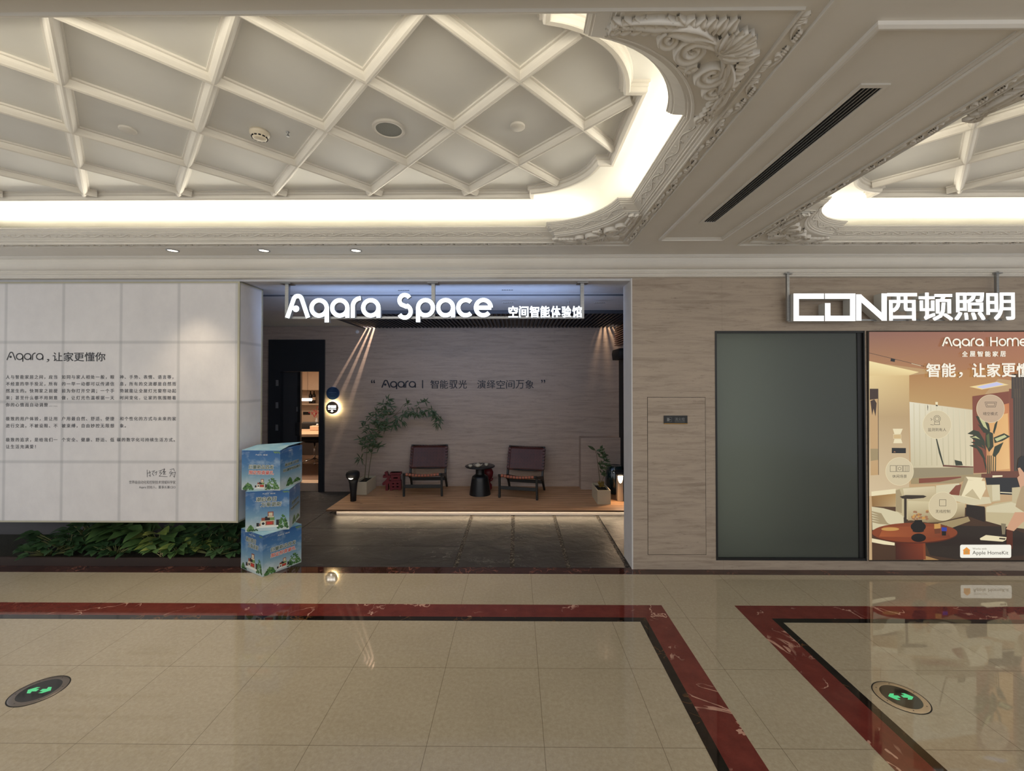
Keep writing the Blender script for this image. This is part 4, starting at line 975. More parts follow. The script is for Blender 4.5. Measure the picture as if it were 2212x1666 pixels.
PL('cream', zz, (1065, 1345), (1120, 1315), (1305, 1335), (1300, 1360), (1270, 1375), (1070, 1360)); PL('ink', zz, (1240, 1340), (1300, 1345), (1290, 1358), (1238, 1352)); PL('table2', zz, (1305, 1270), (1360, 1260), (1360, 1440), (1305, 1430)); PL('grey', zz, (1255, 1210), (1300, 1215), (1290, 1310), (1265, 1310))
# seated figure at the right edge
PL('hair', zz, (1400, 720), (1410, 630), (1440, 605), (1520, 600), (1560, 700), (1540, 800), (1450, 800)); PL('skin', zz, (1405, 715), (1425, 708), (1466, 760), (1470, 900), (1500, 930), (1470, 960), (1430, 900), (1400, 800), (1420, 780)); PL('dress', zz, (1440, 880), (1620, 800), (1700, 1150), (1480, 1120), (1385, 1060), (1400, 1000)); PL('skin', zz, (1380, 1110), (1470, 1110), (1600, 1140), (1450, 1200), (1370, 1280), (1300, 1262))
# round captions
def cap(f, cx_, cy_, r, s, icon, c='disc'):
    pell('cream', f, cx_, cy_, r+3, r+3); pell(c, f, cx_, cy_, r, r)
    lay[0] += .00004; a_ = pp(*f(cx_-r*.52*len(s)/4, cy_+r*.40+10)); e_ = pp(*f(cx_+r*.52*len(s)/4, cy_+r*.40-20)); D.text(s, a_[0], e_[0], a_[1], e_[1], ix['ink'], lay[0], bold=.01)
    for st in icon: D.stroke([pp(*f(cx_+x, cy_+y)) for x, y in st], .0035, ix['ink'], lay[0])
sq = lambda x, y, w_, h_: [(x, y), (x+w_, y), (x+w_, y+h_), (x, y+h_), (x, y)]
cap(zz, 343, 743, 124, '休闲场景', [sq(-84, -52, 52, 54), sq(-25, -52, 52, 54), sq(33, -52, 52, 54), [(50, -52), (50, 2)], [(67, -52), (67, 2)], arc(1, -25, 13, 0, 360, 16)])
cap(zz, 680, 322, 126, '监测到有人', [arc(0, -52, 30, 0, 360, 20), arc(0, -52, 18, 0, 360, 16), [(-20, -28), (-24, 0), (24, 0), (20, -28)], [(-60, -56), (-44, -46), (-56, -36)], [(-60, 0), (-30, 4)]])
cap(zz, 1160, 180, 124, '晴空模式', [[(-50, -60), (56, -60), (44, -16), (-38, -16), (-50, -60)], [(-36, -50), (42, -50), (34, -26), (-28, -26), (-36, -50)]], 'disc2')
cap(zz, 732, 1057, 126, '无线控制', [sq(-30, -60, 58, 56)])
# white badge
def rr(x0, x1, y0, y1, r): return [(x1-r, y0)]+arc(x1-r, y0+r, r, -90, 0, 5)+arc(x1-r, y1-r, r, 0, 90, 5)+arc(x0+r, y1-r, r, 90, 180, 5)+arc(x0+r, y0+r, r, 180, 270, 5)
PL('white', zz, *rr(887, 1346, 1402, 1520, 16)); PL('hk', zz, (916, 1490), (916, 1455), (910, 1452), (945, 1424), (980, 1452), (974, 1455), (974, 1490)); PL('gold', zz, (930, 1482), (930, 1460), (945, 1448), (960, 1460), (960, 1482))
lay[0] += .00004; a_ = pp(*zz(998, 1446)); e_ = pp(*zz(1125, 1430)); D.text('Works with', a_[0], e_[0], a_[1], e_[1], ix['grey'], lay[0]); a_ = pp(*zz(998, 1500)); e_ = pp(*zz(1320, 1458)); D.text('Apple HomeKit', a_[0], e_[0], a_[1], e_[1], ix['ink'], lay[0])
MI = list(D.m); D.m = [0]*len(D.m); film = D.obj('printed_film', m_poster(), t); ca = film.data.color_attributes.new('ink', 'FLOAT_COLOR', 'CORNER')
k_ = 0
for f_ in range(len(D.f)):
    cc = GC.get(f_); base = None if cc else srgb(PC[pk[MI[f_]]])
    for j_ in range(len(D.f[f_])): ca.data[k_].color = (*(cc[j_] if cc else base), 1); k_ += 1
# raised letters on the poster
rl = [mat('raised_cream_letter', (244, 240, 226), .5, emis=(1, .95, .85), es=.45), mat('raised_letter_edge', (190, 160, 126), .5)]
x0, zb = pp(2030, 748.5); x1, _ = pp(2120, 748.5); zx = pp(2030, 732)[1]; D = Draw((0, -.012, 0)); D.side = 1; s_draw = D; H_ = .016+lay[0]; wordmark('Aqara', x0, x1, zb, zx-zb, .19, 0, H_, .010); D.obj('raised_word', rl, t)
x0, zb = pp(2134, 748.5); x1, _ = pp(2213, 748.5); D = Draw((0, -.012, 0)); D.side = 1; s_draw = D; wordmark('Home', x0, x1, zb, zx-zb, .19, 0, H_, .010); D.obj('raised_word', rl, t)
for i, c in enumerate('全屋智能家居'):
    D = Draw((0, -.012, 0)); D.side = 1; a_ = pp(2073.5+16.35*i, 771); e_ = pp(2073.5+16.35*i+12.2, 759); D.text(c, a_[0], e_[0], a_[1], e_[1], 0, H_, .008, fat=.0015); D.obj('raised_character', rl, t)
for c, u0, u1 in (('智', 1997, 2026), ('能', 2029.5, 2060), ('让', 2095, 2124), ('家', 2127, 2156), ('更', 2159, 2189), ('懂', 2190.5, 2220), ('你', 2222, 2252)):
    D = Draw((0, -.012, 0)); D.side = 1; a_ = pp(u0, 815); e_ = pp(u1, 785); D.text(c, a_[0], e_[0], a_[1], e_[1], 0, H_, .010, fat=.0035); D.obj('raised_character', rl, t)
D = Draw((0, -.012, 0)); D.side = 1; a_ = pp(2066, 816); e_ = pp(2075, 804); D.text('，', a_[0], e_[0], a_[1], e_[1], 0, H_, .010); D.obj('raised_character', rl, t)
# ------------------------------------------------------------------ printed cartons
def m_sky():
    m, N, L, B = nt('printed_sky')
    t = N.new('ShaderNodeTexCoord'); s = N.new('ShaderNodeSeparateXYZ'); L.new(t.outputs['Object'], s.inputs[0])
    g = math_(N, L, 'DIVIDE', s.outputs[2], .39); n = noise(N, L, coords(N, L, (1, 1, 1.6)), 6, 5, .6)
    col = ramp(N, L, g, [(.08, srgb((186, 200, 202))), (.35, srgb((122, 160, 184))), (.65, srgb((68, 118, 168))), (1, srgb((46, 94, 152)))])
    col = mixc(N, L, math_(N, L, 'MULTIPLY', ramp(N, L, n, [(.52, (0, 0, 0)), (.70, (1, 1, 1))]), .45), col, srgb((196, 214, 224)))
    L.new(col, B.inputs['Base Color']); B.inputs['Roughness'].default_value = .42; return m
bm = [m_sky(), printed('print_green', (70, 118, 62)), printed('print_green_dark', (42, 84, 44)), printed('print_green_light', (112, 150, 88)), printed('print_white', (232, 234, 228)), printed('print_red', (206, 62, 52)), printed('print_textgreen', (28, 72, 48)), printed('print_terracotta', (150, 78, 62)), printed('print_black', (34, 32, 34)), printed('print_cream', (216, 206, 180)), mat('print_top', (178, 208, 216), .45, c2=(112, 168, 200), scale=5)]
def outlined(D, t, x0, x1, y0, y1, c, shear=.1, o=.0032, bold=.0):
    for i in range(8):
        dx, dy = o*math.cos(i*PI/4), o*math.sin(i*PI/4); D.text(t, x0+dx, x1+dx, y0+dy, y1+dy, 4, .0014+.00006*i, shear=shear)
    D.text(t, x0, x1, y0, y1, c, .0022, shear=shear, fat=.0007)
def tree_blobs(D, x0, x1, y0, h_, seed):
    rnd = random.Random(seed)
    for i in range(90):
        x = rnd.uniform(x0, x1); k = 1-abs((x-(x0+x1)/2)/((x1-x0)/2+1e-6))**2; y = y0+rnd.uniform(0, h_)*max(.15, k); r = rnd.uniform(.005, .012)
        D.ell(x, y, r, r*.9, rnd.choice((1, 2, 1, 3)), .0004+i*.00001, 9, wob=.35, seed=seed*50+i)
def hut(D, cx, y, s):
    R_ = lambda a, b_, c, d, m_, l: D.rect(cx+a*s, cx+b_*s, y+c*s, y+d*s, m_, .0011+l*.00005)
    R_(-.62, .62, -.02, .10, 4, 0); R_(-.40, .40, .10, .42, 9, 1); R_(-.10, .36, .14, .38, 7, 2); R_(-.02, .28, .18, .32, 5, 3); R_(-.34, -.14, .10, .34, 4, 4); D.ell(cx-.24*s, y+.24*s, .08*s, .08*s, 8, .00135, 16)
    R_(-.34, -.08, .42, .60, 7, 2); R_(-.14, .14, .42, .66, 8, 3); R_(.14, .40, .42, .62, 3, 2); R_(.00, .36, .60, .68, 9, 5); R_(.02, .34, .66, .96, 7, 4); R_(.07, .29, .70, .90, 9, 6); R_(-.62, -.48, .08, .30, 8, 4); R_(.50, .66, .10, .44, 8, 4); R_(-.46, -.40, .10, .26, 7, 4)
def side_a(D, S):   # headline in two staggered lines, large house
    tree_blobs(D, .0*S+.02, .16*S+.01, .01, .05, 3); tree_blobs(D, .74*S, .97*S, .02, .13, 4); hut(D, .50*S, .035, .40*S)
    for i in range(7): D.ell(.04+i*.011, .012+(i % 2)*.006, .008, .007, 2, .0016, 10, wob=.3, seed=i)
    for s, x0, x1, y0, y1 in (('潮启春日', .24, .70, .735, .845), ('万象更新', .35, .82, .600, .710)):
        outlined(D, s, x0*S, x1*S, y0*S, y1*S, 6, .12, bold=.012)
    D.text('Aqara', .38*S, .53*S, .905*S, .94*S, 4, .0017, bold=.01, shear=.1); D.text('绿米', .56*S, .68*S, .905*S, .94*S, 4, .0017, bold=.01)
    for i in range(9): D.ell(.86*S+.006*i, .96*S-.004*(i % 3), .006, .004, 3, .0012, 8, wob=.4, seed=i+9)
def side_b(D, S):   # two centred lines, green and red, small house
    tree_blobs(D, .02, .30*S, .01, .055, 5); tree_blobs(D, .62*S, .97*S, .015, .11, 6); hut(D, .50*S, .02, .24*S)
    for s, c, y0, y1 in (('巨量新品首发', 6, .535, .635), ('限定惊喜豪礼', 5, .395, .495)):
        outlined(D, s, .20*S, .84*S, y0*S, y1*S, c, .1, bold=.012)
    D.text('Aqara', .36*S, .52*S, .865*S, .905*S, 4, .0017, bold=.01, shear=.1); D.text('绿米', .56*S, .68*S, .865*S, .905*S, 4, .0017, bold=.01)
    for i in range(9): D.ell(.84*S+.007*i, .965*S-.006*(i % 3), .007, .005, 3, .0012, 8, wob=.4, seed=i+9)
def side_c(D, S):
    tree_blobs(D, .28*S, .55*S, .02, .07, 8); tree_blobs(D, .6*S, .9*S, .03, .03, 11)
    for s, y0, y1, x0, x1 in (('潮启新潮 开门见喜', .555, .635, .20, .82), ('到店赢春季超级豪礼', .425, .505, .12, .90)):
        outlined(D, s, x0*S, x1*S, y0*S, y1*S, 6, .1, .0022)
    D.text('Aqara', .36*S, .52*S, .92*S, .955*S, 4, .0017, shear=.1)
def carton(label, cor, ang, z, S, A, Bf, flaps=False):
    """cor: nearest-left lower corner of the front face; ang: direction of that face"""
    t = thing('printed_carton', label, 'box', (cor[0], cor[1], z), ang, 'blue printed cartons in the stack')
    b = MB(); b.box(0, S, 0, S, 0, S-.002); b.obj('carton_body', bm[0], t, bevel=.0015)
    D = Draw((0, -.0003, 0)); A(D, S); D.obj('front_print', bm, t)
    D = Draw((S+.0003, 0, 0), (0, 1, 0)); Bf(D, S); D.obj('side_print', bm, t)
    if flaps:
        b = MB(); h = S
        for pts in (((0, 0, h), (S, 0, h), (S-.02, S*.47, h+.022), (.03, S*.47, h+.024)), ((S+.004, S, h+.03), (0, S, h+.002), (.03, S*.50, h+.026), (S-.05, S*.50, h+.012))):
            b.add([pts[i] for i in range(4)]+[(x, y, zz_-.003) for x, y, zz_ in pts], [(0, 1, 2, 3), (7, 6, 5, 4), (0, 4, 5, 1), (1, 5, 6, 2), (2, 6, 7, 3), (3, 7, 4, 0)])
        b.obj('lid_flap', bm[10], t)
    else:
        b = MB(); b.box(.0005, S-.0005, .0005, S*.499, S-.002, S); b.box(.0005, S-.0005, S*.501, S-.0005, S-.002, S); b.obj('lid_flap', bm[10], t)
    return t
S = .393
c0 = at(567, 1247.5, Z=0); a0 = math.radians(59)
# bottom carton: nearest corner c0, faces run to the left back and to the right back
left_dir = Vector((math.cos(a0+PI/2), math.sin(a0+PI/2)))
org = Vector((c0.x, c0.y))+left_dir*S
carton('blue carton at the bottom of the stack, turned corner forward', (org.x, org.y), a0-PI/2, 0.0013, S, side_a, side_b)
c1 = at(529.7, 1150.5, Z=S); carton('middle blue carton of the stack with the largest green headline', (c1.x, c1.y), math.radians(12.5), S+.002, S, side_a, side_c)
c2 = at(521.5, 1059.8, Z=2*S); carton('top blue carton of the stack with half-open lid flaps', (c2.x, c2.y), math.radians(-3), 2*S+.004, S, side_b, side_c, True)

# ------------------------------------------------------------------ deck
DK = .10; dx0 = -2.60; dy0 = 5.90
t = thing('timber_deck', 'low pine deck platform with lit edge in the recess', 'platform', ((dx0+RX)/2, dy0, 0)); O = t.location
b = MB(); b.box(dx0-O.x, RX-O.x-.002, 0, YB-dy0-.002, DK-.024, DK); b.obj('boards', M['wood'], t)
b = MB(); b.box(dx0+.10-O.x, RX-O.x-.002, .10, YB-dy0-.002, 0.004, DK-.024); b.obj('plinth', M['white'], t)
b = MB(); b.box(dx0+.10-O.x, RX-O.x-.01, .088, .099, DK-.036, DK-.0245); b.obj('led_strip', glow('deck_led', (1, .78, .50), 19), t)
# thresholds and planters
def planter_tub(parent, w_=.19, d=.45, h=.20):
    b = MB(); k = .012
    b.box(-w_/2, w_/2, 0, k, 0, h); b.box(-w_/2, w_/2, d-k, d, 0, h); b.box(-w_/2, -w_/2+k, k, d-k, 0, h); b.box(w_/2-k, w_/2, k, d-k, 0, h); b.box(-w_/2+k, w_/2-k, k, d-k, 0, .02)
    tub = b.obj('planter', M['tub'], parent, bevel=.002)
    b = MB(); b.box(-w_/2+k, w_/2-k, k, d-k, .02, h-.035); nest(b.obj('soil', M['soil'], parent), tub)
M['tub'] = mat('cream_fibre_planter', (196, 184, 156), .6); M['soil'] = mat('mossy_soil', (44, 44, 26), .95, c2=(24, 22, 16), scale=60, bmp=1)
M['leafb'] = mat('bamboo_leaf', (72, 92, 52), .55, c2=(48, 68, 38), scale=14); M['stemb'] = mat('bamboo_stem', (104, 78, 52), .5, c2=(84, 92, 52), scale=5)
def leaf(b, p, d, L_, w_, nrm, droop=.2, mi=0):
    """pointed leaf folded along the midrib"""
    p = Vector(p); d = Vector(d).normalized(); nrm = Vector(nrm); r = d.cross(nrm)
    if r.length < 1e-4: r = d.orthogonal()
    r.normalize(); n = r.cross(d).normalized(); prof = [(0, .04), (.18, .62), (.42, 1.0), (.7, .72), (1, .0)]
    vs = []
    for t_, k in prof:
        c = p+d*(L_*t_)+Vector((0, 0, -1))*(L_*droop*t_*t_); vs += [c+r*(w_/2*k)+n*(w_*.12*k), c, c-r*(w_/2*k)+n*(w_*.12*k)]
    fs = []
    for i in range(4): fs += [(i*3, i*3+1, i*3+4, i*3+3), (i*3+1, i*3+2, i*3+5, i*3+4)]
    b.add(vs, fs, mi, True)
BX, BY = -2.405, at(792, 1069.5, Z=DK).y
t = thing('potted_bamboo', 'tall arching bamboo in a cream trough on the deck', 'potted plant', (BX, BY, DK)); O = t.location; planter_tub(t)
yb = BY+.25
def bz(x, y, dy=0): q_ = at(730+x/7.932, 840+y/7.932, Y=yb+dy); return (q_.x-O.x, q_.y-O.y, q_.z-O.z)
for st, rad in (([(455, 1590), (470, 1400), (487, 1200), (497, 1080), (505, 950), (560, 800), (690, 560), (800, 380), (850, 200)], .006), ([(520, 1540), (540, 1350), (568, 1170), (590, 1050), (640, 880), (740, 650), (900, 500), (1060, 410), (1250, 350), (1480, 320), (1640, 350), (1740, 480), (1730, 620)], .0055)):
    b = MB(); b.tube([bz(x, y, .01*k) for k, (x, y) in enumerate(st)], [rad*(1-.6*i/len(st)) for i in range(len(st))], 7); b.obj('stem', M['stemb'], t)
b = MB()
for pts in ([(480, 1340), (440, 1290), (410, 1220)], [(505, 950), (420, 900), (340, 860)], [(560, 800), (440, 660)], [(950, 470), (1060, 370), (1110, 290), (1190, 240)], [(1340, 340), (1350, 290), (1440, 220)], [(640, 880), (700, 840)], [(590, 1050), (700, 1000)], [(690, 560), (620, 400)], [(740, 650), (860, 720)], [(800, 380), (780, 260)]): b.tube([bz(x, y) for x, y in pts], .003, 5)
b.obj('branch', M['stemb'], t)
rnd = random.Random(21); b = MB()
def clus(x, y, n, up=1, L0=.115):
    for i in range(n):
        a = rnd.uniform(-.25, PI+.25) if up else rnd.uniform(-PI*.95, -.05*PI)
        if rnd.random() < .3: a = rnd.uniform(0, 2*PI)
        d = (math.cos(a), rnd.uniform(-.5, .5), math.sin(a)*.9); leaf(b, bz(x+rnd.uniform(-18, 18), y+rnd.uniform(-16, 16), rnd.uniform(-.08, .08)), d, L0*rnd.uniform(.7, 1.2), .017, (rnd.uniform(-.5, .5), -1, .3), .18)
for x, y, n in ((850, 200, 8), (780, 260, 7), (900, 290, 8), (830, 380, 9), (760, 400, 9), (860, 450, 10), (650, 390, 6), (700, 470, 9), (580, 480, 8), (640, 560, 8), (740, 600, 10), (820, 660, 9), (880, 600, 8), (700, 700, 9), (780, 710, 8), (440, 650, 9), (530, 700, 9), (500, 790, 6), (600, 840, 8), (680, 830, 8), (460, 900, 7), (560, 930, 9), (620, 940, 8), (520, 1000, 8), (430, 970, 9), (600, 1010, 7), (700, 1000, 8), (720, 1010, 5), (570, 1100, 5), (385, 1190, 8), (400, 870, 4), (490, 560, 3), (600, 620, 5), (550, 860, 6), (660, 760, 6), (940, 640, 6), (790, 520, 8), (690, 620, 7), (840, 300, 5), (930, 440, 5)): clus(x, y, n)
for x, y, n in ((1030, 520, 10), (1100, 560, 8), (960, 620, 7), (1010, 590, 7), (1110, 430, 10), (1170, 420, 8), (1230, 400, 9), (1290, 400, 10), (1340, 430, 9), (1420, 380, 10), (1480, 390, 10), (1540, 370, 8), (1600, 370, 10), (1650, 420, 10), (1700, 470, 10), (1740, 520, 9), (1720, 600, 8)): clus(x, y, n, 0, .105)
for x, y, n in ((1190, 245, 7), (1200, 262, 4), (1500, 215, 9), (1440, 225, 5), (1385, 295, 3)): clus(x, y, n, 1, .08)
b.obj('foliage', M['leafb'], t)

c = at(1305, 1090, Z=DK)
t = thing('potted_shrub', 'small leafy shrub in a cream trough by the white pillar', 'potted plant', (at(1305, 1090, Z=DK).x, c.y, DK)); O = t.location; planter_tub(t)
def cz(x, y, dy=0): q_ = at(1240+x/9.257, 930+y/9.257, Y=c.y+.22+dy); return (q_.x-O.x, q_.y-O.y, q_.z-O.z)
b = MB(); b.tube([cz(*p_) for p_ in ((530, 1150), (510, 950), (480, 700), (455, 500), (430, 400), (330, 330))], [.006, .005, .004, .003, .003, .002], 6); b.tube([cz(*p_) for p_ in ((540, 1130), (580, 950), (640, 880), (650, 700))], .003, 5); b.obj('stem', M['stemb'], t)
b = MB(); rnd = random.Random(5)
for x, y, n in ((540, 380, 5), (520, 450, 6), (500, 520, 5), (590, 500, 6), (560, 560, 6), (620, 610, 6), (560, 680, 7), (620, 700, 6), (520, 720, 5), (560, 790, 6), (620, 780, 5), (550, 860, 6), (600, 900, 5), (660, 690, 4)):
    for i in range(n):
        a = rnd.uniform(-.4, 2.4); leaf(b, cz(x+rnd.uniform(-20, 20), y+rnd.uniform(-15, 15), rnd.uniform(-.06, .06)), (math.cos(a), rnd.uniform(-.4, .4), math.sin(a)), rnd.uniform(.05, .09), .022, (0, -1, .4), .1)
leaf(b, cz(430, 400), (-1, 0, .6), .14, .045, (0, -1, .6), .0); leaf(b, cz(440, 420), (1, 0, .5), .10, .03, (0, -1, .6), .0); b.obj('foliage', M['leafb'], t)
b = MB()
for i in range(26):
    a = rnd.uniform(0, PI); leaf(b, cz(545+rnd.uniform(-35, 35), 1110+rnd.uniform(-15, 25), rnd.uniform(-.05, .05)), (math.cos(a)*.8, rnd.uniform(-.4, .4), math.sin(a)), rnd.uniform(.05, .10), .018, (0, -1, .4), .05)
b.obj('grass_tuft', mat('yellow_grass', (150, 118, 40), .6, c2=(96, 84, 34)), t)

# ------------------------------------------------------------------ lounge chairs
M['oak'] = mat('black_stained_oak', (36, 38, 36), .5, c2=(26, 27, 26), scale=12, stretch=(1, 1, 6))
def m_weave():
    m, N, L, B = nt('woven_leather')
    t_ = N.new('ShaderNodeTexCoord'); s = N.new('ShaderNodeSeparateXYZ'); L.new(t_.outputs['Object'], s.inputs[0])
    fx = math_(N, L, 'FRACT', math_(N, L, 'MULTIPLY', s.outputs[0], 20)); fz = math_(N, L, 'FRACT', math_(N, L, 'MULTIPLY', s.outputs[2], 20))
    hole = math_(N, L, 'MULTIPLY', math_(N, L, 'LESS_THAN', math_(N, L, 'ABSOLUTE', math_(N, L, 'SUBTRACT', fx, .5)), .07), math_(N, L, 'LESS_THAN', math_(N, L, 'ABSOLUTE', math_(N, L, 'SUBTRACT', fz, .5)), .12))
    f = noise(N, L, coords(N, L), 9, 3); col = ramp(N, L, f, [(.3, srgb((72, 33, 26))), (.7, srgb((86, 41, 32)))])
    L.new(mixc(N, L, hole, col, srgb((36, 20, 18))), B.inputs['Base Color']); B.inputs['Roughness'].default_value = .5; return m
M['weave'] = m_weave(); M['strap'] = mat('tan_leather_strap', (168, 98, 70), .5, c2=(150, 86, 62))
def chair(label, loc, rz):
    t = thing('lounge_chair', label, 'chair', loc, rz, 'two woven leather lounge chairs on the deck')
    hw = .285
    for s in (-1, 1):
        b = MB(); b.bar((s*(hw+.004), -.270, .002), (s*hw, -.290, .345), .032, .040, up=(0, 1, 0)); b.obj('front_leg', M['oak'], t, bevel=.006)
        # rear leg, bent, runs on into the backrest post
        b = MB(); x = s*hw
        pts = [(x*1.02, .330, .009), (x, .262, .110), (x, .205, .200), (x, .185, .260), (x, .205, .340), (x, .262, .50), (x, .345, .700)]
        wd = [.030, .036, .046, .056, .046, .036, .030]
        vs = []
        for i, p_ in enumerate(pts):
            tt = (Vector(pts[min(i+1, 6)])-Vector(pts[max(i-1, 0)])).normalized(); nn = Vector((0, tt.z, -tt.y)); p_ = Vector(p_)
            vs += [p_+nn*wd[i]/2+Vector((.016, 0, 0)), p_+nn*wd[i]/2-Vector((.016, 0, 0)), p_-nn*wd[i]/2-Vector((.016, 0, 0)), p_-nn*wd[i]/2+Vector((.016, 0, 0))]
        fs = [(0, 1, 2, 3), (27, 26, 25, 24)]+[(i*4+k, (i+1)*4+k, (i+1)*4+(k+1) % 4, i*4+(k+1) % 4) for i in range(6) for k in range(4)]
        b.add(vs, fs); b.obj('rear_leg', M['oak'], t, bevel=.005)
        # side rail with curved underside
        b = MB(); top = [(-.325, .365), (-.2, .335), (0, .292), (.12, .270), (.20, .262)]; bot = [(-.325, .325), (-.2, .292), (0, .247), (.10, .215), (.20, .165)]
        vs = [(s*hw+dx, y, z) for (y, z) in top+bot for dx in (-.014, .014)]; fs = []
        for i in range(4): fs += [(2*i, 2*i+1, 2*i+3, 2*i+2), (10+2*i, 10+2*i+2, 10+2*i+3, 10+2*i+1), (2*i, 2*i+2, 10+2*i+2, 10+2*i), (2*i+1, 10+2*i+1, 10+2*i+3, 2*i+3)]
        fs += [(0, 10, 11, 1), (8, 9, 19, 18)]; b.add(vs, fs); b.obj('side_rail', M['oak'], t, bevel=.004)
    b = MB(); b.bar((-hw, -.274, .155), (hw, -.274, .155), .020, .050); b.obj('stretcher', M['oak'], t, bevel=.004)
    b = MB(); b.bar((-hw, .235, .155), (hw, .235, .155), .020, .050); b.obj('stretcher', M['oak'], t, bevel=.004)
    # bowed front rail
    b = MB(); b.tube([(-hw-.01+(2*hw+.02)*i/12, -.325, .350-.020*math.sin(PI*i/12)) for i in range(13)], .018, 8); frl = b.obj('front_rail', M['oak'], t)
    b = MB(); b.tube([(-hw, .338, .690), (0, .345, .684), (hw, .338, .690)], .012, 8); b.tube([(-hw, .196, .345), (0, .206, .338), (hw, .196, .345)], .010, 8); brl = b.obj('back_rail', M['oak'], t)
    # seat and back webbing
    def sheet(fn, nu=12, nv=10, th=.006):
        vs = [fn(i/nu, j/nv) for j in range(nv+1) for i in range(nu+1)]; n0 = len(vs); nrm = (Vector(fn(.5, .6))-Vector(fn(.5, .4))).cross(Vector(fn(.6, .5))-Vector(fn(.4, .5))).normalized()*th
        vs += [Vector(v_)+nrm for v_ in vs]; w_ = nu+1; fs = []
        for j in range(nv):
            for i in range(nu): a = j*w_+i; fs += [(a, a+1, a+w_+1, a+w_), (n0+a, n0+a+w_, n0+a+w_+1, n0+a+1)]
        ed = [i for i in range(nu)]; fs += [(i, n0+i, n0+i+1, i+1) for i in ed]+[(nv*w_+i, nv*w_+i+1, n0+nv*w_+i+1, n0+nv*w_+i) for i in ed]+[(j*w_, (j+1)*w_, n0+(j+1)*w_, n0+j*w_) for j in range(nv)]+[(j*w_+nu, n0+j*w_+nu, n0+(j+1)*w_+nu, (j+1)*w_+nu) for j in range(nv)]
        return vs, fs
    b = MB(); b.add(*sheet(lambda u, v: (-hw+.016+(2*hw-.032)*u, -.322+.50*v, .366-.105*v-.030*math.sin(PI*u)-.02*math.sin(PI*v))), sm=True); b.obj('seat', M['weave'], t)
    b = MB(); b.add(*sheet(lambda u, v: (-hw-.008+(2*hw+.016)*u, .178+.138*v+.020*math.sin(PI*u), .338+.346*v)), sm=True); b.obj('backrest', M['weave'], t)
    # strap ends folded over rails and posts
    b = MB()
    for i in range(11):
        u = (i+.5)/11; x = -hw+.03+(2*hw-.06)*u; z = .350-.020*math.sin(PI*u); b.tube([(x-.018, -.325, z), (x+.018, -.325, z)], .0215, 10, sm=False)
    nest(b.obj('strap_loop', M['strap'], t), frl)
    b = MB()
    for s in (-1, 1):
        for i in range(7): z = .372+.046*i; y = .212+(z-.372)*.40; b.bar((s*(hw+.002), y, z-.015), (s*(hw+.002), y+.012, z+.015), .040, .050, up=(0, 1, 0))
    for i in range(10): x = -hw+.04+(2*hw-.08)*(i+.5)/10; b.bar((x-.018, .340, .688), (x+.018, .340, .682), .022, .018)
    nest(b.obj('strap_end', M['weave'], t), brl)
    return t
f1 = at(872, 1073, Z=DK); f2 = at(952, 1073, Z=DK)
ch1 = chair('left lounge chair of red-brown woven leather beside the red character block', ((f1.x+f2.x)/2, (f1.y+f2.y)/2+.28, DK), math.radians(2))
g1 = at(1080, 1075, Z=DK); g2 = at(1159, 1082, Z=DK)
rz = math.radians(-14); cc = Vector(((g1.x+g2.x)/2, (g1.y+g2.y)/2))+Vector((-math.sin(rz), math.cos(rz)))*.28
dup(ch1, (cc.x, cc.y, DK), rz, 'right lounge chair of red-brown woven leather, turned towards the black table')

# side table with tea things
p = at(1035, 1074, Z=DK); TX, TY = p.x, p.y+.165
t = thing('side_table', 'round matt black side table shaped like a milk churn', 'table', (TX, TY, DK))
b = MB(); b.lathe([(.165, 0), (.163, .02), (.150, .12), (.137, .21), (.128, .262), (.118, .282), (.090, .300), (.072, .312), (.068, .330), (.068, .405), (.072, .425), (.0001, .426)], 48, cap=False); b.obj('base', M['black'], t)
b = MB(); b.lathe([(.0001, .426), (.222, .427), (.232, .434), (.232, .441), (.226, .446), (.0001, .446)], 56, cap=False); b.obj('tabletop', M['black'], t)
cer = mat('pale_ceramic', (190, 180, 160), .35); ZT = DK+.4465
def ontable(u, v): q_ = at(u, v, Z=ZT); return (q_.x, q_.y, ZT)
pq = ontable(1032.5, 1009)
t = thing('teapot', 'small pale ceramic teapot in the middle of the black table', 'teapot', pq)
b = MB(); b.lathe([(.022, 0), (.040, .012), (.046, .028), (.040, .044), (.022, .052), (.0001, .053)], 28, cap=False); b.obj('body', cer, t)
b = MB(); b.lathe([(.022, .052), (.018, .057), (.005, .060), (.005, .066), (.008, .071), (.0001, .075)], 20, cap=False); b.obj('lid', cer, t)
b = MB(); b.tube([(.040, 0, .022), (.058, 0, .034), (.066, 0, .048)], [.010, .006, .005], 8); b.obj('spout', cer, t)
b = MB(); b.tube([(-.040, 0, .044), (-.060, 0, .046), (-.066, 0, .030), (-.044, 0, .016)], .004, 8); b.obj('handle', cer, t)
for u, v, lab in ((1016, 1009.5, 'small pale teacup left of the teapot'), (1050.5, 1006.5, 'small pale teacup right of the teapot')):
    b = MB(); b.lathe([(.014, 0), (.026, .010), (.032, .026), (.030, .036), (.027, .036), (.024, .012), (.0001, .008)], 24, cap=False); tag(b.obj('teacup', cer, loc=ontable(u, v)), lab, 'cup', 'teacups on the black table')

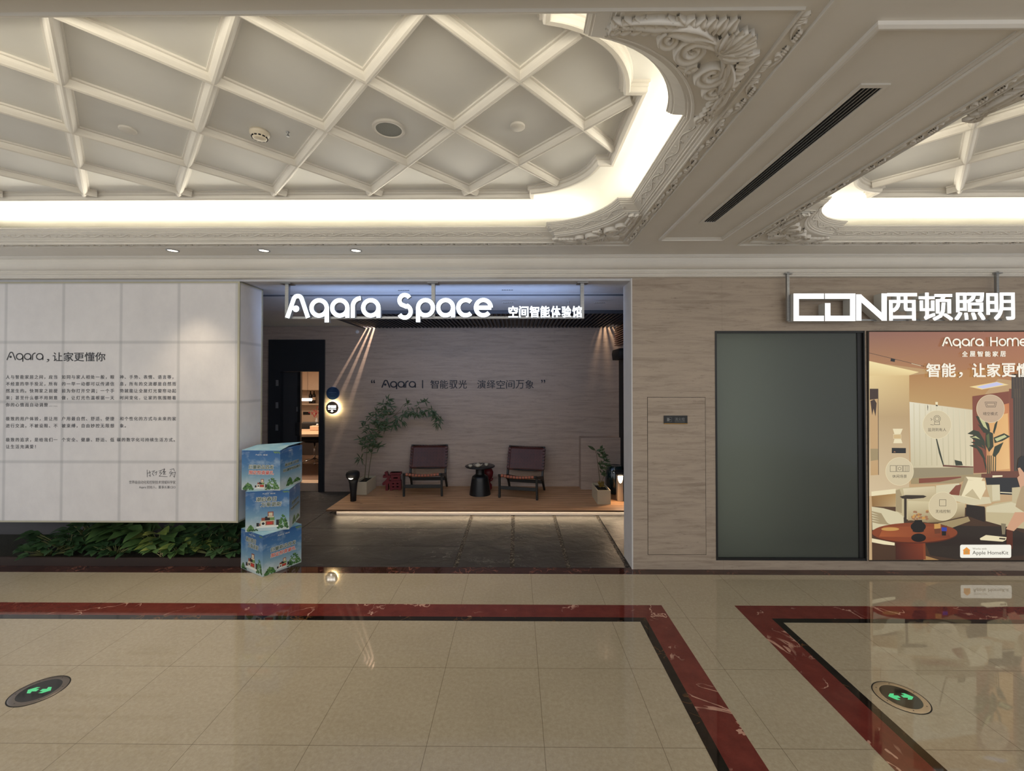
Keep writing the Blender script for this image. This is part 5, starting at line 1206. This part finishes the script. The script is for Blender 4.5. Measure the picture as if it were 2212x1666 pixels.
# red character block and ornament
redm = mat('red_lacquer_block', (112, 18, 30), .5, c2=(96, 15, 26))
p = at(846, 1060, Z=DK)
t = thing('character_block', 'dark red block shaped like a Chinese character leaning at the wall', 'ornament', (p.x, p.y, DK), math.radians(6))
D = Draw((0, 0, 0))
for i_, (ax_, ay_) in enumerate(((-1, 0), (1, 0), (1, 2), (-1, 2), (0, 1))): D.text('福', -.142+.008*ax_, .142+.008*ax_, .0+.008*ay_, .284+.008*ay_, 0, .0008*i_, .09)
D.obj('character', redm, t)
p = at(1052, 1058, Z=DK)
t = thing('red_figure', 'dark red rounded ornament half hidden behind the black table', 'ornament', (p.x+.01, p.y-.02, DK))
b = MB(); b.lathe([(.05, 0), (.075, .03), (.07, .09), (.045, .115), (.05, .14), (.055, .15), (.045, .165), (.085, .22), (.095, .29), (.07, .345), (.0001, .36)], 32, sx=1, sy=.7, cap=False); b.obj('body', redm, t)
b = MB(); b.tube([(.03, -.05, .17), (.07, -.045, .165), (.085, -.03, .19), (.06, -.05, .20)], .012, 8); b.tube([(-.03, -.05, .17), (-.07, -.045, .165), (-.085, -.03, .19)], .012, 8); b.obj('ribbon', redm, t)

# bollard lamps
p = at(761, 1084, Z=DK)
t = thing('bollard_lamp', 'black bollard lamp with flared head at the deck front', 'bollard lamp', (p.x, p.y+.04, DK))
def rrect(w_, d, r=.35, n=5):
    rx, ry = w_/2, d/2; k = min(rx, ry)*r*2; k = min(k, rx, ry); out = []
    for cx_, cy_, a0_ in ((rx-k, ry-k, 0), (-rx+k, ry-k, 90), (-rx+k, -ry+k, 180), (rx-k, -ry+k, 270)):
        out += [(cx_+k*math.cos(math.radians(a0_+90*i/n)), cy_+k*math.sin(math.radians(a0_+90*i/n))) for i in range(n+1)]
    return out
def loft(b, secs, mi=0):
    rs = [[(x+ox, y+oy, z) for x, y in rrect(w_, d, r)] for (w_, d, z, r, ox, oy) in secs]; n = len(rs[0])
    b.add([q_ for r_ in rs for q_ in r_], [(k*n+i, k*n+(i+1) % n, (k+1)*n+(i+1) % n, (k+1)*n+i) for k in range(len(rs)-1) for i in range(n)]+[tuple(range(n))[::-1], tuple((len(rs)-1)*n+i for i in range(n))], mi, True)
b = MB(); loft(b, [(.084, .084, 0, .5, 0, 0), (.088, .088, .13, .5, 0, 0), (.112, .100, .26, .45, 0, 0), (.140, .110, .32, .4, 0, 0)]); b.obj('post', M['blackmat'], t)
b = MB(); loft(b, [(.140, .112, .318, .4, 0, 0), (.172, .165, .355, .35, 0, -.02), (.180, .180, .395, .35, 0, -.025), (.172, .172, .425, .4, 0, -.02), (.13, .13, .440, .5, 0, -.01)]); b.obj('head', M['blackmat'], t)
b = MB(); b.lathe([(.034, 0), (.022, -.012), (.0001, -.018)], 20, (0, -.100, .352), sx=1, sy=.5, cap=False); b.lathe([(.040, .004), (.034, 0)], 20, (0, -.098, .352), sx=1, sy=.5, cap=False); b.obj('lens', glow('bollard_lens', (1, .92, .82), 2.5), t)
point('bollard_light', (p.x, p.y-.16, DK+.33), .35, WARM, .03)
p = at(1340.5, 1083, Z=DK)
t = thing('bollard_lamp', 'cream bollard lamp with dark cap and glowing window by the pillar', 'bollard lamp', (p.x, p.y+.045, DK))
b = MB(); b.box(-.040, .040, -.040, .060, 0, .375); b.obj('post', mat('cream_metal', (210, 190, 160), .45), t, bevel=.004)
b = MB(); b.box(.0405, .046, -.040, .060, 0, .375); b.obj('side_panel', M['black'], t)
b = MB(); loft(b, [(.10, .10, .376, .3, .005, .01), (.15, .15, .400, .3, .005, .0), (.155, .155, .425, .3, .005, .0), (.12, .12, .44, .4, .005, .0)]); b.obj('cap', M['blackmat'], t)
D = Draw((0, -.041, 0)); D.poly([(-.036, .370), (-.034, .320), (-.018, .275), (0, .262), (.018, .275), (.034, .320), (.036, .370)], 0, .001); D.obj('lens', glow('bollard_window', (1, .84, .62), 14), t)
spot('bollard_light', (p.x, p.y-.06, DK+.34), (p.x-.18, p.y-.30, DK), 7, (1, .68, .42), 120, .6, .03)
p = at(1330, 1067, Z=DK); p.y -= .09
b = MB(); b.lathe([(.10, 0), (.135, .02), (.150, .10), (.155, .22), (.150, .34), (.132, .405), (.112, .430), (.108, .436), (.095, .430), (.0001, .425)], 48, cap=False)
tag(b.obj('ceramic_stool', mat('dark_green_glaze', (20, 44, 46), .12, coat=1), loc=(p.x, p.y+.14, DK)), 'glossy dark green glazed barrel stool at the right end of the deck', 'stool')
# low stone block on the deck and the black door, louvre on the right
x0 = at(1255, 1000, Y=7.02).x; zt = at(1255, 946, Y=7.02).z
b = MB(); b.box(x0, RX-.003, 7.02, YB-.003, DK+.001, zt); tag(b.obj('stone_ledge', M['travb']), 'low stone-clad ledge against the back wall at the right', 'ledge')
b = MB(); b.box(RX-.03, RX-.002, 6.0, YB-.13, DK+.002, 2.30); b.obj('door_1', M['blackmat'], kind='structure')
b = MB()
for k in range(9): z = 2.44+.034*k; b.box(RX-.10, RX-.004, 6.2, YB-.12, z, z+.016)
tag(b.obj('louvre_vent', mat('copper_louvre', (120, 72, 50), .35, .3)), 'copper-brown louvre high on the right wall of the recess', 'louvre')
b = MB(); loft(b, [(.15, .5, 2.36, .2, 0, 0), (.17, .52, 2.30, .2, 0, 0), (.15, .5, 2.20, .25, 0, 0)][::-1]); tag(b.obj('wall_unit', M['blackmat'], loc=(RX-.09, 6.75, .0)), 'black box unit under the louvre by the pillar', 'wall unit')
spot('recess_wallwash', (RX-.25, YB-.30, 3.0), (RX-.1, YB, 2.4), 16, (1, .74, .50), 70, .7, .03)
# the spotlight above the slats, throwing stripes on the wall
sp = Vector((-2.22, YB-.13, 3.29))
t = thing('slat_spotlight', 'small spotlight hidden above the black slats', 'spotlight', sp)
b = MB(); b.lathe([(.03, .02), (.035, .08), (.02, .10)], 20); b.obj('housing', M['blackmat'], t)
spot('striped_beam', sp, sp+Vector((-.39, .14, -.82)), 330, (1, .80, .66), 22, .3, .008)

# ------------------------------------------------------------------ doorway and the room behind
fh = DZ
ox0 = at(607, 900, Y=YB).x; ox1 = at(690, 900, Y=YB).x; oz = at(660, 803, Y=YB).z
b = MB(); b.box(DX0+.002, ox0, YB-.03, YB+.15, 0, fh-.002); b.box(ox1, DX1-.002, YB-.03, YB+.15, 0, fh-.002); b.box(ox0, ox1, YB-.03, YB+.15, oz, fh-.002)
b.obj('trim_door', mat('door_frame_glare_black', (34, 37, 42), .4), kind='structure').name = 'trim_1000'  # black lifted towards blue-grey, lens flare put into the frame colour
lx1 = at(649, 900, Y=YB+.05).x
t = thing('sliding_door', 'dark grey sliding door leaf pushed to the left of the doorway', 'door', ((ox0+lx1)/2, YB+.06, .004)); hw = (lx1-ox0)/2-.002
b = MB(); b.box(-hw, hw, 0, .04, 0, oz-.006); lf = b.obj('leaf', mat('charcoal_door', (52, 53, 56), .45), t)
b = MB(); b.box(hw-.05, hw, -.012, 0, 0, oz-.006); b.obj('stile', M['black'], t)
zh = at(642, 885, Y=YB).z; b = MB(); b.box(hw-.058, hw-.044, -.03, -.0, zh-.04, zh+.04); nest(b.obj('handle', M['steel'], t), lf)
zh = at(642, 928, Y=YB).z; b = MB(); b.box(hw-.07, hw-.002, -.035, -.012, zh-.11, zh+.11); nest(b.obj('lock', M['blackmat'], t, bevel=.008), lf)
b = MB()
for v in (828, 876, 924): zh = at(602, v, Y=YB).z; b.box(-hw-.075, -hw-.03, -.095, -.0905, zh-.05, zh+.05)
b.obj('hinge', M['steel'], t)
warm = mat('warm_room_wall', (196, 176, 156), .6)
ix0, ix1, iy0, iy1 = -6.6, -3.0, YB+.15, 10.6
b = MB(); b.box(ix0, ix1, iy1, iy1+.1, 0, 2.8); b.box(ix0-.1, ix0, iy0, iy1, 0, 2.8); b.box(ix1, ix1+.1, iy0, iy1, 0, 2.8); b.box(ix0, ix1, iy0, iy1, 2.7, 2.8); b.obj('wall_room', warm, kind='structure')
b = MB(); b.box(ox0, ox1, YB+.03, 7.5, .001, .14); b.obj('floor_threshold', mat('beige_threshold', (196, 172, 148), .4), kind='structure')
b = MB(); b.box(ix0, ix1, YB+.151, iy1, -.02, .138); b.obj('floor_room', mat('brown_wood_floor', (124, 100, 84), .45, c2=(108, 86, 70), scale=5, stretch=(1, 6, 1)), kind='structure')
area('room_lamp', (-4.4, 7.95, 2.62), (math.radians(-12), 0, 0), 1.6, .6, 80, (1, .78, .58))
def ip(u, v, Y): return at(u, v, Y=Y)
cream = mat('cream_cabinet', (214, 194, 172), .5)
# upper cabinets
za_, zb_ = ip(670, 843, 10.25).z, 2.69
t = thing('wall_cabinet', 'cream upper cabinets seen through the doorway', 'cabinet', (-4.9, 10.6, za_))
for k in range(5): b = MB(); x = -1.5+.62*k; b.box(x+.003, x+.617, -.352, -.335, .004, zb_-za_-.004); b.obj('door', cream, t)
b = MB(); b.box(-1.55, 1.7, -.335, -.002, 0, zb_-za_); b.obj('body', cream, t)
zs_ = ip(670, 872, 10.35).z
b = MB(); b.box(-6.4, -3.1, 10.32, 10.597, zs_-.03, zs_); tag(b.obj('wall_shelf', cream), 'cream wall shelf holding two dark bottles', 'shelf')
for k, (u, lab) in enumerate(((670.6, 'dark wine bottle on the shelf, left one'), (678.2, 'dark wine bottle on the shelf, right one with pale label'))):
    q_ = ip(u, 872, 10.45); t = thing('wine_bottle', lab, 'bottle', (q_.x, 10.45+.0*k, zs_), group='bottles on the shelf')
    b = MB(); b.lathe([(.036, 0), (.037, .19), (.030, .22), (.014, .245), (.013, .30), (.0001, .301)], 20, cap=False); b.obj('glass', mat('dark_bottle', (18, 12, 12), .15), t)
    if k: b = MB(); b.lathe([(.0375, .08), (.0375, .15)], 20, cap=False); b.obj('paper_label', cream, t)
q_ = ip(659, 893, 10.597); b = MB(); b.box(-.085, .085, -.012, 0, -.035, .035); tag(b.obj('socket_panel', M['blackmat'], loc=(q_.x+.04, 10.597, q_.z)), 'black socket strip on the wall behind the counter', 'socket')
q_ = ip(688, 838, 10.1); t = thing('head_sculpture', 'dark head sculpture with gold face at the doorway edge', 'sculpture', (q_.x, 10.42, zs_+.0))
b = MB(); b.lathe([(.05, 0), (.05, .02), (.02, .05), (.02, .16), (.055, .20), (.075, .28), (.065, .36), (.03, .40), (.0001, .405)], 20, cap=False); b.obj('head', mat('dark_bronze', (50, 44, 34), .3, .6), t)
b = MB(); b.lathe([(.03, 0), (.045, .05), (.03, .11), (.0001, .12)], 14, (-.045, -.03, .22), cap=False); b.obj('face', mat('gold_face', (190, 150, 80), .3, .8), t)
# back counter, table, chairs
zc_ = ip(670, 915, 10.1).z
t = thing('kitchen_counter', 'pale marble back counter under the shelf', 'counter', (-4.7, 10.597, 0))
b = MB(); b.box(-1.6, 1.6, -.62, -.002, zc_-.035, zc_); b.obj('worktop', mat('marble_top', (214, 204, 190), .25), t); b = MB(); b.box(-1.58, 1.58, -.58, -.004, .139, zc_-.036); b.obj('cabinet', mat('dark_cabinet', (58, 50, 46), .5), t)
zt_ = .75
t = thing('long_table', 'long pale wood table seen through the doorway', 'table', (-4.2, 8.3, .139), math.radians(4))
b = MB(); b.box(-1.5, 1.10, -.46, .44, zt_-.045, zt_); b.obj('tabletop', mat('pale_oak', (206, 176, 146), .35, c2=(190, 160, 130), scale=5, stretch=(1, 6, 1)), t)
for x in (-1.4, 1.0):
    for y in (-.36, .44): b = MB(); b.box(x-.03, x+.03, y-.03, y+.03, 0, zt_-.045); b.obj('leg', M['black'], t)
q_ = ip(684, 910, 10.2); t = thing('flower_vase', 'small white vase with red blossom twigs on the back counter', 'vase', (q_.x, 10.2, zc_))
b = MB(); b.lathe([(.03, 0), (.035, .05), (.022, .10), (.024, .12), (.0001, .118)], 18, cap=False); b.obj('vase', M['white'], t)
b = MB(); rnd = random.Random(9)
for i in range(60): a = rnd.uniform(.3, 2.8); r_ = rnd.uniform(.08, .26); leaf(b, (math.cos(a)*r_*.8, rnd.uniform(-.06, .06), .12+math.sin(a)*r_), (rnd.uniform(-1, 1), rnd.uniform(-1, 1), rnd.uniform(-.3, 1)), .05, .022, (0, -1, .2))
b.obj('blossom', mat('red_blossom', (190, 60, 66), .6), t)
q_ = ip(685, 930, 8.5); t = thing('tissue_box', 'pale ribbed tissue box on the long table', 'box', (q_.x, 8.5, zt_+.140)); b = MB(); b.box(-.12, .12, -.06, .06, 0, .09); b.obj('box_body', mat('peach_box', (214, 180, 150), .6), t, bevel=.01)
b = MB(); b.tube([(-.02, 0, .09), (0, 0, .115), (.03, 0, .12)], [.01, .02, .004], 8); b.obj('tissue', M['white'], t)
def swivel(label, loc, rz):
    t = thing('swivel_chair', label, 'chair', loc, rz, 'black swivel chairs at the long table')
    b = MB(); b.tube([(0, 0, .03), (0, 0, .45)], .018, 10); b.obj('column', M['chrome'], t)
    for k in range(5): a = 2*PI*k/5; b = MB(); b.tube([(0, 0, .09), (math.cos(a)*.26, math.sin(a)*.26, .03)], [.016, .010], 8); b.lathe([(.022, -.025), (.022, .0)], 12, (math.cos(a)*.26, math.sin(a)*.26, .025)); b.obj('foot', M['chrome'], t)
    b = MB(); loft(b, [(.40, .40, .44, .5, 0, 0), (.46, .44, .49, .5, 0, 0), (.44, .42, .51, .5, 0, 0)]); b.obj('seat', M['blackmat'], t)
    b = MB(); loft(b, [(.40, .05, .48, .5, 0, -.20), (.44, .05, .62, .5, 0, -.225), (.40, .045, .84, .5, 0, -.25), (.30, .04, .88, .5, 0, -.255)]); b.obj('backrest', M['blackmat'], t)
    return t
s1 = swivel('black swivel chair with chrome foot, in the middle of the doorway view', (-4.27, 9.12, .139), math.radians(8))
dup(s1, (-4.90, 9.15, .139), math.radians(-14), 'black swivel chair partly behind the open door leaf')
dup(s1, (-3.66, 9.2, .139), math.radians(20), 'black swivel chair cut off by the right door jamb')
pL = at(648, 863.5, Y=9.0); pR = at(673, 862, Y=9.0)
t = thing('pendant_lamp', 'glowing horizontal tube lamp hanging in the room', 'pendant lamp', ((pL.x+pR.x)/2, 9.0, pL.z)); hw = (pR.x-pL.x)/2
b = MB(); b.tube([(-hw, 0, 0), (hw, 0, 0)], .028, 14); b.obj('tube', glow('tube_glow', (1, .80, .56), 9), t)
b = MB(); b.tube([(hw*.3, 0, .03), (hw*.3, 0, 2.7-pL.z)], .003, 5); b.tube([(-hw*.6, 0, .03), (-hw*.6, 0, 2.7-pL.z)], .003, 5); b.obj('wire', M['black'], t)

# ------------------------------------------------------------------ planting bed under the fabric box
b = MB(); b.box(-7.5, -2.78, YW+.055, 5.0, .005, .07); bed = b.obj('planting_bed', M['soil']); bed['kind'] = 'stuff'; tag(bed, 'dark soil bed below the fabric box', 'soil')
b = MB(); b.box(-7.5, -2.74, YW+.032, YW+.052, .001, .085); b.obj('trim_1001', mat('dark_brown_kerb', (52, 38, 32), .5), kind='structure')
gl = [mat('leaf_deep_green', (58, 88, 52), .42, c2=(38, 64, 40), scale=12), mat('leaf_mid_green', (84, 114, 64), .45, c2=(58, 88, 48), scale=12), mat('leaf_lime', (150, 160, 84), .45, c2=(96, 122, 58), scale=7), mat('stalk_green', (110, 116, 70), .5)]
def clump(name, label, cat, u, y, n, L0, w_, hgt, mi, spread, seed, extra=None, lean=0):
    p_ = at(u, 1190, Y=y); t = thing(name, label, cat, (p_.x, y, .071)); rnd = random.Random(seed); b = MB(); s = MB(); n = int(n*1.4); spread *= 1.15
    for i in range(n):
        a = rnd.uniform(0, 2*PI); r_ = spread*math.sqrt(rnd.random()); bx, by = math.cos(a)*r_, math.sin(a)*r_*.55
        h_ = hgt*rnd.uniform(.35, 1.0); tilt = rnd.uniform(.1, .8)
        tip = Vector((bx*1.15+math.cos(a)*.02+lean, min(by*1.1, .25), h_)); s.tube([(bx*.25, by*.25, 0), (bx*.7, by*.7, h_*.6), tuple(tip)], [.005, .004, .003], 5)
        for k in range(3 if n < 20 else 2):
            aa = a+rnd.uniform(-1.3, 1.3); l_ = L0*rnd.uniform(.7, 1.15); d = Vector((math.cos(aa), math.sin(aa)*.7-.25, rnd.uniform(-.1, .6)))
            zmax = .365
            if tip.z+d.normalized().z*l_ > zmax: d.z = 0
            m_ = mi if not extra or rnd.random() > .35 else extra
            leaf(b, tip, d, l_, w_*1.35*rnd.uniform(.8, 1.2), (0, -.4, 1), .25, m_)
    b.obj('leaves', gl, t); s.obj('stalk', gl[3], t)
clump('bushy_plant', 'bushy dark green plant, widest and leftmost in the bed', 'plant', 150, 4.55, 34, .13, .05, .22, 0, .26, 1)
clump('bushy_plant', 'dark feathery plant with many narrow leaves left of the broad-leaved one', 'plant', 205, 4.62, 30, .12, .035, .30, 0, .20, 2)
clump('broad_leaf_plant', 'tall plant with large dark leaves on pale stalks', 'plant', 285, 4.66, 12, .26, .11, .31, 1, .12, 3)
clump('variegated_plant', 'lime and green variegated leafy plant in the middle of the bed', 'plant', 345, 4.52, 16, .19, .085, .26, 1, .17, 4, 2)
clump('bushy_plant', 'mid green plant spilling over the kerb', 'plant', 385, 4.44, 30, .11, .05, .13, 1, .20, 5, 2)
clump('bushy_plant', 'low dark plant at the kerb, under the left text columns', 'plant', 110, 4.43, 26, .10, .045, .10, 0, .20, 11)
clump('bushy_plant', 'low dark plant at the kerb, between the feathery and variegated plants', 'plant', 250, 4.43, 26, .10, .045, .10, 0, .18, 12)
clump('bushy_plant', 'low dark plant at the kerb, nearest the cartons', 'plant', 470, 4.43, 26, .10, .045, .11, 0, .18, 13)
clump('bushy_plant', 'dark glossy plant right of the variegated one', 'plant', 440, 4.56, 30, .14, .055, .25, 0, .20, 6)
clump('bushy_plant', 'dark glossy plant beside the blue cartons', 'plant', 492, 4.60, 30, .14, .055, .29, 0, .15, 7, lean=-.02)
for i, (u, v, y) in enumerate(((305, 1182, 4.40), (345, 1200, 4.36))):
    p_ = at(u, v, Y=y); t = thing('cream_flower', ('cream flower cluster among the leaves, upper left one', 'small cream flower spike hanging over the kerb')[i], 'flower', (p_.x, y+.06, .071)); rnd = random.Random(i)
    b = MB(); top = p_.z-.071; b.tube([(0, 0, 0), (0, -.04, top)], .003, 5); b.obj('stalk', gl[3], t); b = MB()
    for k in range(46): b.lathe([(.0001, -.006), (.006, 0), (.0001, .006)], 6, (rnd.gauss(0, .026 if i == 0 else .014), -.04+rnd.gauss(0, .012), top+rnd.gauss(0, .014 if i == 0 else .035)), cap=False)
    b.obj('petals', mat('cream_petal_%s' % ('ab'[i]), (206, 196, 140), .6), t)

# ------------------------------------------------------------------ exit lights in the floor
poly = [(670, 630), (720, 548), (842, 552), (836, 604), (965, 612), (1052, 680), (930, 682), (1042, 742), (935, 742)]
cx_, cy_ = 1945.8, 1506.4; cen = at(cx_, cy_, Z=0)
rel = []
for x, y in poly:
    q_ = at(1870+x/13.825, 1460+y/13.825, Z=0); rel.append(((q_.x-cen.x), (q_.y-cen.y)))
green = glow('exit_green', (.05, .62, .22), .9)
def exit_light(label, c, ringm, k, rot, gap=True):
    t = thing('floor_exit_light', label, 'floor sign', (c.x, c.y, 0.0), rot, 'round exit lights set in the floor')
    b = MB(); b.lathe([(.097, .003), (.125, .003), (.128, .001)], 56, cap=False); b.obj('ring', ringm, t)
    b = MB(); b.lathe([(.134, .0006), (.126, .0008)], 56, cap=False); b.obj('joint', M['blackmat'], t)
    b = MB(); b.lathe([(.0001, .0032), (.097, .0032)], 56, cap=False); b.obj('glass', mat('exit_glass', (22, 24, 22), .06), t)
    for s in (1, -1):
        D = Draw((0, 0, .0036), (1, 0, 0), (0, 1, 0)); D.poly([(x*s, y*s) for x, y in rel], 0, 0); D.obj('arrow', green, t)
    b = MB()
    for i in range(6): a = 2*PI*i/6+.3; b.lathe([(.0035, .0034), (.0001, .0036)], 10, (math.cos(a)*.111, math.sin(a)*.111, 0), cap=False)
    b.obj('screw', M['black'], t)
exit_light('round floor exit light with cream ring, at the right', cen, mat('cream_ring', (206, 184, 150), .35, .25), 1, 0)
exit_light('round floor exit light with grey metal ring, at the left', at(85, 1492.5, Z=0), mat('grey_ring', (126, 118, 112), .35, .6), 1, 0)
